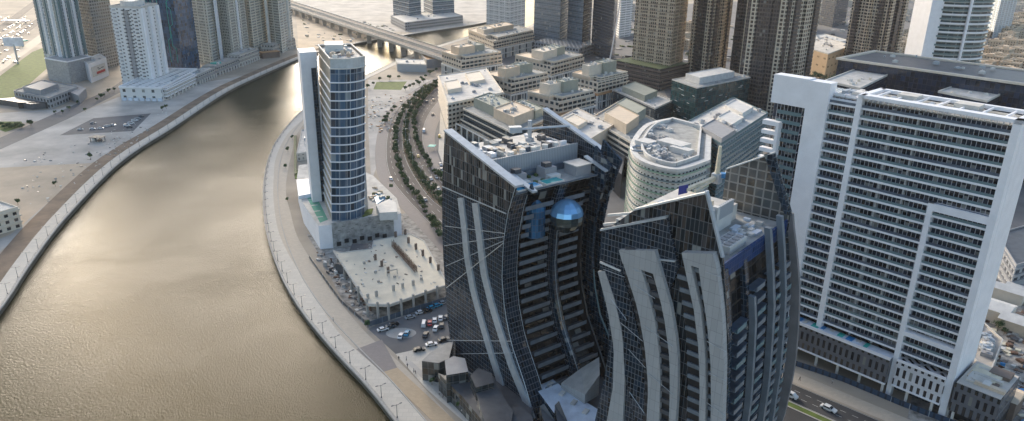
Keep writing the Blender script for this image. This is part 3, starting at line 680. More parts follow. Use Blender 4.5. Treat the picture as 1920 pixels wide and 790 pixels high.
# mirrored sphere
a_s=f1(63)-1.5; zz0=[z for z in [50+.1*k for k in range(250)]]
z_s=T1.hit(1062,405,22.)[1]; a_s=T1.hit(1062,405,22.)[0]; c=Vector(T1.p(a_s,22.,0)); print('sphere',a_s,z_s,f1(z_s))
# find height at which the ball sits level with the pool edge line
rr=5.7; mbl=MB(); mbd=MB(); mbb=MB(); mbr=MB(); NS=14
lat=[-90,-62,-40,-22,-8,8,24,40,58,76,90]
for i in range(len(lat)-1):
    t0,t1=R(lat[i]),R(lat[i+1])
    for k in range(NS):
        p0,p1=2*math.pi*k/NS,2*math.pi*(k+1)/NS
        q=[Vector((c.x+rr*math.cos(t)*math.cos(p),c.y+rr*math.cos(t)*math.sin(p),z_s+rr*math.sin(t))) for t,p in((t0,p0),(t0,p1),(t1,p1),(t1,p0))]
        tgt=mbd if lat[i]>=8 else mbb if lat[i]>=-22 else mbl
        if lat[i+1]==90: q=q[:3]
        if lat[i]==-90: q=q[1:]
        tgt.face(q)
        if lat[i] in(8,-22): mbr.tube(q[0]*1,q[1]*1,.1,4)
sp=mbb.build('sphere_glass_band','sphereglass',root); mbl.build('sphere_bowl','sphereglass',root); mbd.build('sphere_dome','domeglass',root); None
mb=MB(); cc=Vector(T1.p(f1(66)+2.6,12.5,0))
for k in range(10):
    p0=math.pi*2*k/10;p1=math.pi*2*(k+1)/10
    mb.face([(cc.x+3.4*math.cos(p0),cc.y+3.4*math.sin(p0),57),(cc.x+3.4*math.cos(p1),cc.y+3.4*math.sin(p1),57),(cc.x+3.4*math.cos(p1),cc.y+3.4*math.sin(p1),67),(cc.x+3.4*math.cos(p0),cc.y+3.4*math.sin(p0),67)])
    mb.face([(cc.x+3.4*math.cos(p0),cc.y+3.4*math.sin(p0),67),(cc.x+3.4*math.cos(p1),cc.y+3.4*math.sin(p1),67),(cc.x,cc.y,70.5)])
mb.build('glazed_bay','bayglass',root)
# roof crane 1
def roofcrane(name,label,base,top,armA,armB,mat,loc):
    r=thing(name,label,'roof crane',loc)
    mb=MB(); mb.box((base[0],base[1],loc[2]),(2.2,2.2,1.2),30); mb.build('base',mat,r)
    mb=MB(); mb.tube((base[0],base[1],loc[2]+1.2),(base[0],base[1],top),.75,8); mb.build('mast',mat,r)
    mb=MB(); a=Vector(armA);b=Vector(armB); d=(b-a).normalized(); n=Vector((d.y,-d.x,0)).normalized()
    for s_ in(-.55,.55): mb.tube(a+n*s_,b+n*s_,.28,5)
    k=0
    for k in range(14): mb.tube(a.lerp(b,k/14)+n*(-.55 if k%2 else .55),a.lerp(b,(k+1)/14)+n*(.55 if k%2 else -.55),.12,4)
    mb.build('jib',mat,r)
    mb=MB(); mb.box((a.x,a.y,a.z-.9),(2.6,4.2,1.9),math.degrees(math.atan2(d.x,d.y))); mb.build('counterweight',mat,r); return r
q=G(993,262,81)
jib0=G(966,243,88); jib1=G(1068,236,88.5)
roofcrane('roof_crane','grey facade crane with a long level jib on the sphere tower',q,88,jib0,jib1,'steel',(q.x,q.y,80.5))
# podium of the first tower
root_p=thing('tower_podium','low podium of faceted dark glass wedges at the foot of the sphere tower','podium',(*G(880,730).xy,0))
def wedge(pxs,zs,mat,roofm,z0=0,name='glass_wedge',par=None,side=None):
    P=[G(x,y,z) for (x,y),z in zip(pxs,zs)]; mb=MB(); mb.prism([(p.x,p.y) for p in P],z0,list(zs),0,mt=1); return mb.build(name,[mat,roofm],par or root_p)
wedge([(791,677),(822,681),(842,672),(850,640),(835,644),(806,662)],[8,8,8,8,8,8],'shard','concrete')
wedge([(837,704),(878,697),(872,672),(850,668),(834,676)],[11]*5,'shard','grey')
wedge([(822,700),(838,706),(880,700),(902,716),(930,770),(905,790),(868,745)],[7]*7,'shard','darkgrey')
wedge([(892,727),(926,718),(922,700),(896,690),(882,704)],[12]*5,'shard','darkgrey')
wedge([(890,728),(928,719),(962,772),(955,812),(915,812)],[10]*5,'shard','darkgrey')
wedge([(938,768),(975,762),(998,780),(1005,815),(950,815)],[9]*5,'shard','darkgrey')
wedge([(905,690),(945,680),(1000,765),(985,815),(940,800)],[6,6,6,6,6],'shard','darkgrey')
wedge([(1012,762),(1020,757),(1042,792),(1040,812),(1026,812)],[12,13,9,9,9],'shard','darkgrey',name='glass_shard')
wedge([(1040,760),(1048,752),(1068,800),(1060,815),(1048,812)],[12,14,9,9,9],'shard','darkgrey',name='glass_shard')
P=[G(x,y,9) for x,y in [(995,702),(1012,692),(1060,730),(1128,772),(1150,815),(1080,830),(1050,790),(1000,722)]]
mb=MB(); mb.prism([(p.x,p.y) for p in P],0,9,0,mt=1); mb.build('link_roof',['curtblue','roofblue'],root_p)
P=[G(x,y,9) for x,y in [(1052,728),(1096,758),(1122,742),(1121,708),(1088,710)]]
mb=MB(); mb.prism([(p.x,p.y) for p in P],9.05,[11,12.5,17,17,13],0,mt=1); mb.build('plant_room',['bandgrey','concrete'],root_p)
for k in range(5):
    q=G(1010+k*22,705+k*17,9); mb=MB(); mb.box((q.x,q.y,9.02),(1.5,2.5,.5),30); mb.build('roof_unit','roofpale',root_p)
P=[G(x,y,0) for x,y in [(1100,700),(1180,690),(1210,830),(1090,830)]]
mb=MB(); mb.prism([(p.x,p.y) for p in P],0,4); mb.build('lower_court','darkgrey',root_p)
# ------------------------------------------------------------------ second tower
T2=Frame((50.6,161),-49.5,40.5)
F2=[(0,-4.5),(15,-6.),(34,-5.8),(48,-4.8),(57,-4),(68,-2.1),(78,0),(95,3.5)]
L2_=[(0,34.5),(15,32.3),(33,29.8),(42,29),(50,30.1),(64,33.6),(77,34.1),(90,34)]
f2=lambda z:lerp(F2,z); l2=lambda z:lerp(L2_,z)
root=thing('curved_tower','dark glass curved tower with broad grey bands and rising fins, nearest the camera','tower',(*Vector(T2.p(16,20,0)).xy,0),'pair of curved dark glass towers')
W2=40.; FZ=[3.3*k for k in range(0,23)]+[74.6]
rings=[]
for z in FZ:
    F=f2(z);L=l2(z); rings.append([T2.p(*q,z) for q in((F+.1,0),(F+.1,2),(F+2.2,2.1),(F+2.2,12),(F+.8,12.1),(F+.8,14),(F+2.2,14.1),(F+2.2,W2-1),(F+.5,W2),(L,W2),(L,0))][::-1])
mb=MB(); mb.loft(rings,0,seg={7:1,3:1,8:0}); mb.build('glass_body',['curtblue','recess'],root)
zz=[0,8,15,24,34,42,50,57,64,70]
# rear leaf of the side elevation with its high point
out=[(f2(z),z) for z in zz+[78]]+[T2.hit(1326,361),T2.hit(1290,371),T2.hit(1195,391)]+[(l2(z)-3,z) for z in (78,64,50,42,33,15,0)]
mb=MB(); azpoly(T2,out,-.6,-.02,mb); mb.build('side_facade','curtain2',root)
p_,q_=T2.hit(1328,358),T2.hit(1193,390)
mb=MB(); azpoly(T2,[p_,q_,(q_[0],q_[1]-.5),(p_[0],p_[1]-.5)],-1.2,.5,mb); mb.build('sloping_coping','offwhite',root)
p_,q_=T2.hit(1328,358),T2.hit(1358,482)
mb=MB(); azpoly(T2,[p_,q_,(q_[0]+.5,q_[1]),(p_[0]+.5,p_[1])],-.9,.3,mb); mb.build('edge_trim','steel',root)
# front leaf, lower
o2=[T2.hit(1255,404),T2.hit(1136,424)]+[(l2(z),z) for z in(64,50,42,33,15,0)]+[(12,0),(10.5,30),(12,50),(13.5,62)]+[T2.hit(1278,500)]
mb=MB(); azpoly(T2,o2,-1.6,-.65,mb); mb.build('side_facade','curtain',root)
p_,q_=T2.hit(1256,402),T2.hit(1133,426)
mb=MB(); azpoly(T2,[p_,q_,(q_[0],q_[1]-.6),(p_[0],p_[1]-.6)],-2.0,-.2,mb); mb.build('sloping_coping','capmetal',root)
for yy in (418,410):
    p_,q_=T2.hit(1198,yy-12 if yy==410 else yy-4,b=3.5),T2.hit(1134 if yy==418 else 1142,yy+2 if yy==418 else yy-7,b=3.5)
    mb=MB(); mb.tube(T2.p(p_[0],3,p_[1]),T2.p(q_[0],3,q_[1]),.45,4); mb.build('roof_beam','offwhite',root)
# grey bands
S='bandgrey'
band(T2,root,[(1130,504),(1148,573),(1160,647),(1158,720),(1145,790)],[(1143,503),(1161,555),(1176,621),(1180,702),(1176,790)],-2.4,-1.6,S,'grey_band')
band(T2,root,[(1172,464),(1187,511),(1207,573),(1220,647),(1226,720),(1222,790)],[(1200,464),(1220,518),(1238,592),(1246,650),(1248,700),(1246,790)],-2.9,-1.6,S,'grey_band')
band(T2,root,[(1222,464),(1235,505),(1255,581),(1266,665),(1266,730),(1264,790)],[(1239,464),(1251,507),(1270,573),(1281,647),(1281,720),(1277,790)],-2.9,-1.6,S,'grey_band')
band(T2,root,[(1172,463),(1179,488)],[(1239,464),(1244,488)],-3.0,-1.6,S,'band_head',T2.hit(1179,488)[1])
band(T2,root,[(1288,469),(1294,500),(1310,573),(1319,647),(1321,720),(1319,790)],[(1300,469),(1308,507),(1323,573),(1331,654),(1332,720),(1331,790)],-2.6,-1.,S,'grey_band')
band(T2,root,[(1316,469),(1322,518),(1334,592),(1341,665),(1342,730),(1341,790)],[(1346,470),(1356,518),(1364,600),(1366,683),(1363,790)],-2.6,-.6,S,'grey_band')
band(T2,root,[(1288,468),(1292,488)],[(1346,470),(1351,488)],-2.7,-.6,S,'band_head',T2.hit(1292,488)[1])
# small stepped leaf between the bands and at the far left
band(T2,root,[(1133,488),(1144,540),(1160,600)],[(1171,500),(1190,560),(1205,620)],-2.2,-1.6,'curtain','stepped_leaf',6)
mb=MB(); p_=T2.hit(1134,487);q_=T2.hit(1172,503); mb.tube(T2.p(p_[0],-2.2,p_[1]),T2.p(q_[0],-2.2,q_[1]),.35,4); mb.build('sloping_coping','offwhite',root)
mb=MB(); p_=T2.hit(1240,482);q_=T2.hit(1273,486); mb.tube(T2.p(p_[0],-1.9,p_[1]),T2.p(q_[0],-1.9,q_[1]),.3,4); mb.build('sloping_coping','capmetal',root)
def gap(fr,left,right,b,h,z0,z1,root,mat,name,b2):
    L=sorted((fr.hit(*q)[1],fr.hit(*q)[0]) for q in left); Rg=sorted((fr.hit(*q)[1],fr.hit(*q)[0]) for q in right)
    z=z0
    while z<z1:
        a0=lerp(L,z);a1=lerp(Rg,z); mb=MB(); mb.prism([fr.p(a,bb,0)[:2] for a,bb in((a0,b),(a1,b),(a1,b2),(a0,b2))],z,z+h,bottom=True); mb.build(name,mat,root); z+=3.3
gl=dict(fr=T2,root=root)
l_=[(1202,492),(1222,518),(1238,592),(1246,650),(1248,700),(1246,790)]; r_=[(1222,492),(1235,505),(1255,581),(1266,665),(1266,730),(1264,790)]
def dark(l,r,b0,b1,name,top):
    band(T2,root,l,r,b0,b1,'black',name)
dark(l_,r_,-1.75,-1.6,'recess',0); gap(T2,l_,r_,-2.5,1.2,20,73,root,'darkgrey','spandrel',-1.75)
l_=[(1300,489),(1308,507),(1323,573),(1331,654),(1332,720),(1331,790)]; r_=[(1316,489),(1322,518),(1334,592),(1341,665),(1342,730),(1341,790)]
dark(l_,r_,-1.15,-.61,'recess',0); gap(T2,l_,r_,-1.7,1.1,20,73,root,'balc','spandrel',-1.15)
l_=[(1271,500),(1283,560),(1292,640),(1294,720),(1292,790)]; r_=[(1290,500),(1308,573),(1318,647),(1320,720),(1318,790)]
dark(l_,r_,-1.05,-.61,'recess',0); gap(T2,l_,r_,-1.5,1.1,20,71,root,'balc','spandrel',-1.05)
l_=[(1180,511),(1199,573),(1212,647),(1218,720),(1214,790)]; r_=[(1188,511),(1208,573),(1221,647),(1227,720),(1223,790)]
dark(l_,r_,-2.35,-2.21,'recess',0); gap(T2,l_,r_,-2.45,.8,20,69,root,'darkgrey','spandrel',-2.36)
for p,q in(((1131,505),(1171,520)),((1145,560),(1175,600)),((1163,605),(1205,640)),((1178,655),(1210,690)),((1180,735),(1208,775)),((1186,505),(1222,520)),((1190,535),(1228,560)),((1206,610),(1262,650)),((1215,700),(1262,740)),((1322,510),(1352,520)),((1325,640),(1362,660)),((1330,700),(1362,715)),((1325,755),(1360,780))):
    rod(T2,p,q,'facade_rod','capmetal',root,-3.1,.08)
# front face: piers, balconies
piers=((12.2,13.5,64),(24.,25.5,78.5),(32,33.4,79.5))
for b0,b1,zt in piers: fin(T2,root,f2,b0,b1,3,zt,1.3,.3,'pierm','pier')
fin(T2,root,lambda z:f2(z)-.2-1.6*math.sin(max(0,min(1,z/75))*math.pi),W2,W2+1.2,2,78,.8,2,'endm','end_fin',78)
for k in range(19):
    z=8.5+3.3*k
    for b0,b1 in((2.6,11.6),(14.6,23.2),(26.4,31),(33.8,38.6)):
        if b0<3 and z>60 or z>65: continue
        F=f2(z); mb=MB(); mb.prism([T2.p(F+.1,b0,0)[:2],T2.p(F+.1,b1,0)[:2],T2.p(F+2.3,b1,0)[:2],T2.p(F+2.3,b0,0)[:2]],z-.25,z,bottom=True); bo=mb.build('balcony','bluemetal',root)
        m_=b0+(b1-b0)*.5
        mb=MB(); mb.prism([T2.p(F-.9,b0+.3,0)[:2],T2.p(F-.9,m_+1,0)[:2],T2.p(F-.75,m_+1,0)[:2],T2.p(F-.75,b0+.3,0)[:2]],z-.3,z+1.1,bottom=True); mb.prism([T2.p(F-.8,b0+.3,0)[:2],T2.p(F-.8,m_+1,0)[:2],T2.p(F+.2,m_+1,0)[:2],T2.p(F+.2,b0+.3,0)[:2]],z-.3,z-.1,bottom=True); mb.build('balustrade','balc' if k%3 else 'tealglass',bo)
mb=MB(); mb.prism([T2.p(*q,0)[:2] for q in((f2(76)+.2,.2),(f2(76)+.2,W2-.2),(f2(76)+.8,W2-.2),(f2(76)+.8,.2))],71.8,76.2); mb.build('deck_parapet',facade('navy parapet glass',(.03,.06,.13),(.010,.035,.12),1.5,1.6,.92,.92,jit=.03,curt=0,gvar=.3,ior=1.25),root)
mb=MB(); mb.prism([T2.p(*q,0)[:2] for q in((1.2,.1),(1.2,W2-.3),(33,W2-.3),(33,.1))],74.62,74.9); mb.build('roof_deck','roofgrey',root)
dkk=lambda *a,**k: dk(*a,fr=T2,par=root,**k)
dkk('screen_base',11.5,12.2,.6,29,3.6,'offwhite'); dkk('screen_wall',11.4,12.3,.6,29,3.8,'rib',z=78.52); dkk('screen_pier',10.9,12.5,18,19.4,8.,'offwhite')
for b in (5,8.,): dkk('slot_window',11.35,11.5,b,b+.5,2,'black',z=75.4)
dkk('upper_roof',12.4,31,.6,34,4.6,'roofpale')
dkk('cooling_plant',2.5,7.5,9,19,2.,'offwhite')
for k in range(8): dkk('cooling_fan',3+(k%2)*2.3,4.6+(k%2)*2.3,9.6+(k//2)*2.3,11.2+(k//2)*2.3,.35,'grey',z=76.92)
for k in range(20):
    rd=random.Random(k+9); a=rd.uniform(2,9); b=rd.uniform(1,36); 
    if 7<b<20: b=rd.uniform(20,36)
    dkk('roof_unit',a,a+rd.uniform(.6,2),b,b+rd.uniform(.8,4),rd.uniform(.4,1.),('offwhite','roofpale','roofblue')[k%3])
for k in range(14):
    rd=random.Random(k+90); a=rd.uniform(14,28); b=rd.uniform(1,30); dkk('roof_unit',a,a+rd.uniform(.6,3),b,b+rd.uniform(.8,4),rd.uniform(.4,1.6),('offwhite','yellow','steel')[k%3],z=79.52)
# sheets of navy cloth
# far leaf of tower two
a0,z0=T2.hit(1362,318,W2); a1,z1=T2.hit(1452,288,W2); a2,z2=T2.hit(1483,400,W2)
mb=MB(); azpoly(T2,[(a2,z2),(a1,z1),(a0,z0),(a0,70),(a2,70)],W2-.1,W2+.9,mb); mb.build('far_leaf',facade('lattice glass leaf',(.26,.25,.23),(.05,.055,.055),2.6,2.6,.82,.84,jit=.04,gvar=.9,curt=.1),root)
mb=MB(); azpoly(T2,[(a1,z1),(a0,z0),(a0,z0+.4),(a1,z1+.4)],W2-.5,W2+1.2,mb); mb.build('sloping_coping','capmetal',root)
mb=MB(); azpoly(T2,[(a2-.2,z2),(a1-.2,z1),(a1+2.2,z1-.4),(a2+1.2,z2)],W2-1.8,W2-.15,mb); mb.build('edge_leaf','curtblue',root)
q=G(1343,340,80); q2=G(1343,285,93)
r=thing('roof_crane','cream painted roof crane standing upright on the nearer curved tower','roof crane',(q.x,q.y,79.5))
mb=MB(); mb.box((q.x,q.y,79.5),(2.6,2.6,3.),40); mb.build('base','steel',r)
mb=MB(); mb.tube((q.x,q.y,82.5),(q.x,q.y,91),.8,6,.5); mb.build('mast','yellow',r)
mb=MB(); e=G(1285,362,80); mb.tube((q.x,q.y,81.4),(e.x,e.y,81),.7,5); mb.tube((q.x,q.y+.5,80.7),(e.x+3,e.y+1,80.4),.5,5); mb.build('jib','yellow',r)
mb=MB(); mb.box((q.x+2,q.y,81.2),(1.6,1.6,1.4),10); mb.build('control_box','blue',r)
mb=MB(); mb.tube((q.x+3.4,q.y+1,82.5),(q.x+3.5,q.y+.6,82.6),.8,10); mb.tube((q.x+3.4,q.y+1,80),(q.x+3.4,q.y+1,82.3),.1,4); tag(mb.build('satellite_dish','white'),'small round white satellite dish on the roof of the nearer curved tower','satellite dish')
def sheet(px0,px1,z,h,mat,label,cat,name):
    a=G(*px0,z);b=G(*px1,z); mb=MB(); d=(b-a).normalized(); n=Vector((-d.y,d.x,0))*.15; mb.prism([(*a.xy,),(*b.xy,),(*(b+n).xy,),(*(a+n).xy,)],z,z+h); tag(mb.build(name,mat),label,cat)
sheet((1429,385),(1457,396),75.3,2.6,'navy','navy blue sheeted panel on the roof terrace of the nearer curved tower','panel','sheeted_box')
sheet((1272,366),(1289,362),80,2.6,'navy','navy blue sheeted panel beside the cream jib above the sloping glass edge','panel','sheeted_box')
# ------------------------------------------------------------------ round fronted tower
FR=Frame((-84.5,336),-14,76)  # e1 = back, e2 = right
c0=Vector(FR.p(0,0,0))
root=thing('round_front_tower','slim tower with bowed blue glass front, white floor lines and bronze side','tower',(*c0.xy,0))
pl=G(622,413,13); pr=G(683,402,13); bw=(pr-pl).length; ex=(pr-pl).normalized(); ey=Vector((-ex.y,ex.x,0))
arc=[]; NA=10
for k in range(NA+1):
    t=k/NA; arc.append(pl+ex*bw*t-ey*(math.sin(math.pi*t)*3.6))
sd=ey.normalized()*0+(G(592,345,13)-G(619,417,13)); sd.z=0; sd=sd.normalized()*46
back=[pr+sd*.93,pl+sd]
foot0=[(p.x,p.y) for p in arc+back]; ZR=93.
SH=5.2
def shf(z): return ex*(SH*(z-13)/(ZR-13))
def sheared(poly,z): return [(p[0]+shf(z).x,p[1]+shf(z).y) for p in poly]
foot=sheared(foot0,ZR-3)
mb=MB(); n=len(foot0); u=0
for i in range(n):
    j=(i+1)%n; L=(Vector(foot0[i])-Vector(foot0[j])).length
    for za,zb,m_ in((0,ZR-4.6,0 if i<NA else 1),(ZR-4.6,ZR,2 if i<NA else 3)):
        A_=sheared(foot0,za);B_=sheared(foot0,zb)
        mb.face([(*A_[i],za),(*A_[j],za),(*B_[j],zb),(*B_[i],zb)],[(u,za),(u+L,za),(u+L,zb),(u,zb)],m_)
    u+=L
mb.build('glass_body',['roundf','roundside','capmetal',plain('bronze panel',(.26,.24,.20),.4,.08,.2,.2)],root)
mb=MB(); mb.prism(offset(foot,-.3),ZR-1.6,ZR-1.2); mb.build('roof','roofpale',root)
mb=MB(); ring(mb,offset(foot,.25),ZR-.2,ZR+.35,.5); mb.build('parapet','offwhite',root)
for k in range(18):
    z=13+4.3*k+4.2
    if z>ZR-8 : break
    mb=MB(); ring(mb,offset(sheared(foot0,z),.5),z,z+.5,.6); mb.build('floor_line','white',root)
mb=MB(); ring(mb,offset(foot,.5),ZR-4.8,ZR-4.3,.5); mb.build('floor_line','offwhite',root)
for k in range(6):
    t=(k+.5)/6; p=arc[int(t*NA)]; mb=MB(); p1=p+shf(ZR-4.6); mb.tube((p.x,p.y,13),(p1.x,p1.y,ZR-4.6),.16,4); mb.build('mullion','steel',root)
# far side slab and left fin
def pslab(name,pts,z0,z1,mat): 
    mb=MB(); mb.prism([(p[0],p[1]) for p in pts],z0,z1); return mb.build(name,mat,root)
q1=pr+ex*.3+sd*.05; pslab('side_slab',[q1,q1+ex*3.2+sd*.12,q1+ex*3.2+sd*.8,q1+sd*.8],0,ZR-6,'bandgrey')
lf=G(562,99,ZR-1); lf.z=0; pslab('rear_fin',[lf,lf+ex*8.5,lf+ex*8.5+sd*.3,lf+sd*.3],0,ZR-1,'white')
lf2=lf+ex*5-sd*.02; pslab('rear_glass',[lf2,lf2+ex*2.5,lf2+ex*2.5+sd*.1,lf2+sd*.1],0,ZR-9,'curtblue')
rk=ccw([(p.x,p.y) for p in (pl+ex*7,pr+ex*2,pr+sd*.85+ex*2,pl+sd*.85+ex*7)])
roofkit(root,rk,ZR-1.1,26,3,1.,3.6,('offwhite','beige','steel','brownclad'),1)
mb=MB(); c=pl.lerp(pr,.5)+sd*.25+ex*5; 
for k in range(16):
    p0=2*math.pi*k/16;p1=2*math.pi*(k+1)/16; r_=5.2
    mb.tube((c.x+r_*math.cos(p0),c.y+r_*math.sin(p0),ZR+.2),(c.x+r_*math.cos(p1),c.y+r_*math.sin(p1),ZR+.2),.25,4)
mb.build('maintenance_rail','brownclad',root)
mb=MB(); mb.box((*(pl+sd*.6+ex*11).xy,ZR-1.2),(9,14,4.5),-14); mb.build('plant_room','offwhite',root)
# its podium
root=thing('podium_building','white and weathered grey podium with green courts at the foot of the round fronted tower','podium',(*G(680,440).xy,0))
PZ=12.5
tp=[G(x,y,PZ) for x,y in [(598,424),(622,422),(735,404),(752,397),(742,372),(700,372),(640,330),(565,330),(560,360),(572,400)]]
def pp(l,z): return [(G(x,y,z).x,G(x,y,z).y) for x,y in l]
mb=MB(); mb.prism(pp([(597,424),(622,422),(741,403),(752,400),(744,372),(700,330),(640,300),(560,310),(556,340),(566,378)],PZ),0,PZ,0,mt=1); mb.build('wall',['white','roofpale'],root)
pf=pp([(622,422.5),(737,403.5)],PZ); a=Vector((*pf[0],0));b=Vector((*pf[1],0)); d=(b-a).normalized(); nf=Vector((d.y,-d.x,0))
mb=MB(); mb.prism([(*(a+nf*.5).xy,),(*(b+nf*.5).xy,),(*(b-nf*.1).xy,),(*(a-nf*.1).xy,)],0,PZ+1.2); mb.build('stained_wall','dirty',root)
for k in range(7):
    q=a.lerp(b,(k+.7)/8); mb=MB(); mb.box((*(q+nf*.55).xy,1+(k%2)),(.2,2.2,2.2),math.degrees(math.atan2(d.x,d.y))); mb.build('opening','black',root)
for k in range(14):
    q=a.lerp(b,(k+.5)/14); mb=MB(); mb.box((*(q+nf*.55).xy,7.5+(k%3)*1.7),(.12,1.6,.25),math.degrees(math.atan2(d.x,d.y))); mb.build('wall_ledge','darkgrey',root)
mb=MB(); mb.prism(pp([(574,368),(592,366),(615,412),(600,418)],PZ+.02),PZ+.02,PZ+.06); mb.build('sports_court','astro',root)
for k in range(4):
    y0=374+k*11; mb=MB(); mb.prism(pp([(578+k*5,y0),(590+k*5,y0-1),(591+k*5,y0),(579+k*5,y0+1)],PZ+.07),PZ+.07,PZ+.12); mb.build('court_line','offwhite',root)
mb=MB(); mb.prism(pp([(556,338),(590,335),(594,362),(560,368)],PZ+2),PZ+.05,PZ+2.2); mb.build('terrace_roof','roofblue',root)
mb=MB(); mb.prism(pp([(676,396),(700,392),(697,402),(680,408)],PZ),PZ+.02,PZ+.4); mb.build('roof_lawn','grass',root)
mb=MB(); mb.prism(pp([(705,385),(730,374),(742,380),(745,398),(712,400)],PZ+4),PZ,PZ+4.2); mb.build('canopy','offwhite',root)
mb=MB(); mb.prism(pp([(700,366),(712,360),(722,372),(706,384)],PZ+.4),PZ+.02,PZ+.5); mb.build('pool','poolw',root)
for k in range(18):
    rd=random.Random(k); q=G(rd.uniform(690,735),rd.uniform(350,378),PZ); mb=MB(); mb.box((q.x,q.y,PZ),(rd.uniform(.8,2.4),rd.uniform(.8,2.4),rd.uniform(.6,1.6)),rd.uniform(0,90)); mb.build('planter',('leaf','beige','offwhite')[k%3],root)
# small court buildings on the water side
rt=building('garden_pavilion','low white pavilion with planted court between promenade and round fronted tower','pavilion',pp([(556,290),(590,285),(590,240),(566,245)],5),5,'villa2',units=8,seed=4)
mb=MB(); mb.prism(pp([(551,255),(556,254),(556,325),(552,328)],1),0,1.2); tag(mb.build('hedge','leaf2'),'long clipped hedge on a wall beside the beige walkway','hedge')
mb=MB(); mb.prism(pp([(552,318),(590,314),(592,328),(553,333)],1),0,.5); tag(mb.build('lawn_bed','grass'),'small raised lawn beside the blue grey terrace roof','lawn')
# ------------------------------------------------------------------ white slab tower
A=Vector((113,240.5,0)); Bp=Vector((144.6,206.3,0)); ew=(Bp-A).normalized(); en=Vector((ew.y,-ew.x,0)) # en towards the street
if en.y>0: en=-en
WL=(Bp-A).length
root=thing('white_slab_tower','broad white slab tower with dark balcony rows framed by tall white piers','tower',(*A.xy,0))
def wq(s,d): q=A+ew*s+en*d; return (q.x,q.y)
def wp4(s0,s1,d0,d1): return [wq(s0,d0),wq(s1,d0),wq(s1,d1),wq(s0,d1)]
def wpx(px,py,d=0):
    o=A+en*d; r=Vector(ray(px,py)); n=en; t=o.dot(n)/r.dot(n); q=r*t; return ((q-o).dot(ew),q.z+CH)
def wb(name,s0,s1,d0,d1,z0,z1,mat,par=None):
    mb=MB(); mb.prism(wp4(s0,s1,d0,d1),z0,z1,bottom=True); return mb.build(name,mat,par or root)
ZP=16.5; ZW=100.5; DP=-19
wb('window_wall',-16.5,WL,DP,-2.1,ZP,ZW-1.5,'wtdoor')
wb('window_wall',-30,-18.5,DP,-2.1,ZP,ZW-4,'wtdoor')
mids=wpx(1745,380)[0]
mf=WL*.56
for k in range(25):
    z=ZP+1.5+3.3*k
    for s0,s1 in((-9.3,-.2),(1.6,WL-1.9),):
        if z>ZW-3: continue
        bo=wb('balcony',s0,s1,-2.1,-.5,z-.28,z,'white'); wb('balustrade',s0,s1,-.52,-.4,z-.3,z+1.05,'tealglass' if k%4 else 'bluemetal',bo); wb('slab_edge',s0,s1,-.4,-.2,z-.45,z+.2,'white',bo)
    bo=wb('balcony',-27.6,-18.5,-2.1,-.5,z-.28,z,'white') if z<ZW-8 else None
    if bo: wb('balustrade',-27.6,-18.5,-.52,-.4,z-.3,z+1.05,'tealglass',bo)
# party fins between flats
for s_ in (11.2,19.,): wb('party_wall',s_,s_+.5,-2.1,-.6,ZP,ZW-2,'bandgrey')
wb('pier',-.2,1.6,-2.1,.35,ZP-1,ZW,'white'); wb('pier',WL-1.9,WL+.2,-3,.6,0,ZW,'white')
sx,zx=wpx(1745,381,.3)
def midpier(): 
    a,_=wpx(1746,390,.3); return a
ms=midpier(); wb('pier',ms-1.1,ms+.5,-2.1,.5,0,zx,'white'); wb('cross_beam',ms-1.1,WL-1.5,-2.1,.45,zx-2.4,zx,'white')
_,zb=wpx(1745,640,.3); wb('cross_beam',ms+.5,WL-1.9,-2.1,.42,zb-1.4,zb+.2,'white')
wb('end_wall',WL-.3,WL+.25,DP,-3,0,ZW,'white')
# tall white L on the left
wb('tall_wall',-17,-9.3,-4,.8,10,ZW+3.2,'white'); wb('tall_wall_head',-30,-17,-4,.8,ZW-6.5,ZW+3.5,'white')
sa,za=wpx(1430,224,1.8); sb,_=wpx(1461,229,1.8); print('small',sa,sb,za)
wb('small_frame_head',sa,sb,-1,1.8,za-1.6,za,'white'); wb('small_frame',sb-1.1,sb,-1,1.8,40,za-1.6,'white')
for k in range(12): wb('white_balcony',sa,sb-1.1,-.6,1.7,za-5-3.3*k,za-3.6-3.3*k,'white')
# roof frame
wb('roof',-9,WL,DP,-2,ZW-1.4,ZW-1.1,'roofgrey')
for s0,s1,d0,d1 in((1,WL+.6,-2.6,.7),(1,WL+.6,-16.5,-14.6),(.2,2.2,-16.5,.7),(WL-1.6,WL+.6,-19,.7)): wb('roof_frame',s0,s1,d0,d1,ZW+.1,ZW+1.2,'white')
for k in range(7): s_=4+k*6.2; wb('roof_beam',s_,s_+.5,-14.6,-2.6,ZW+.3,ZW+.9,'white')
for k in range(26):
    s_=2.4+k*(WL-4)/26; wb('parapet_post',s_,s_+.35,-2.2,-1.6,ZW-1.2,ZW+.1,'white')
wb('stair_core',9,15,-13.5,-8,ZW-1.2,ZW+1.6,'roofpale'); wb('stair_core',26,33,-13.5,-8,ZW-1.2,ZW+1.6,'roofpale')
for k in range(24):
    rd=random.Random(k+200); s_=rd.uniform(-8,WL-3); wb('roof_unit',s_,s_+rd.uniform(.8,2.),-13+rd.uniform(0,6),-6.2+rd.uniform(0,2),ZW-1.1,ZW-.3+rd.random(),'offwhite' if k%2 else 'steel')
wb('left_roof_terrace',-9.3,-.2,-19,-1.2,ZW-2.4,ZW-1.8,'white')
for k in range(3): ring_=MB(); ring(ring_,wp4(-9+k*4.,-5.6+k*4,-14,-2.5),ZW-1.8,ZW-.2,.3); ring_.build('terrace_frame','white',root)
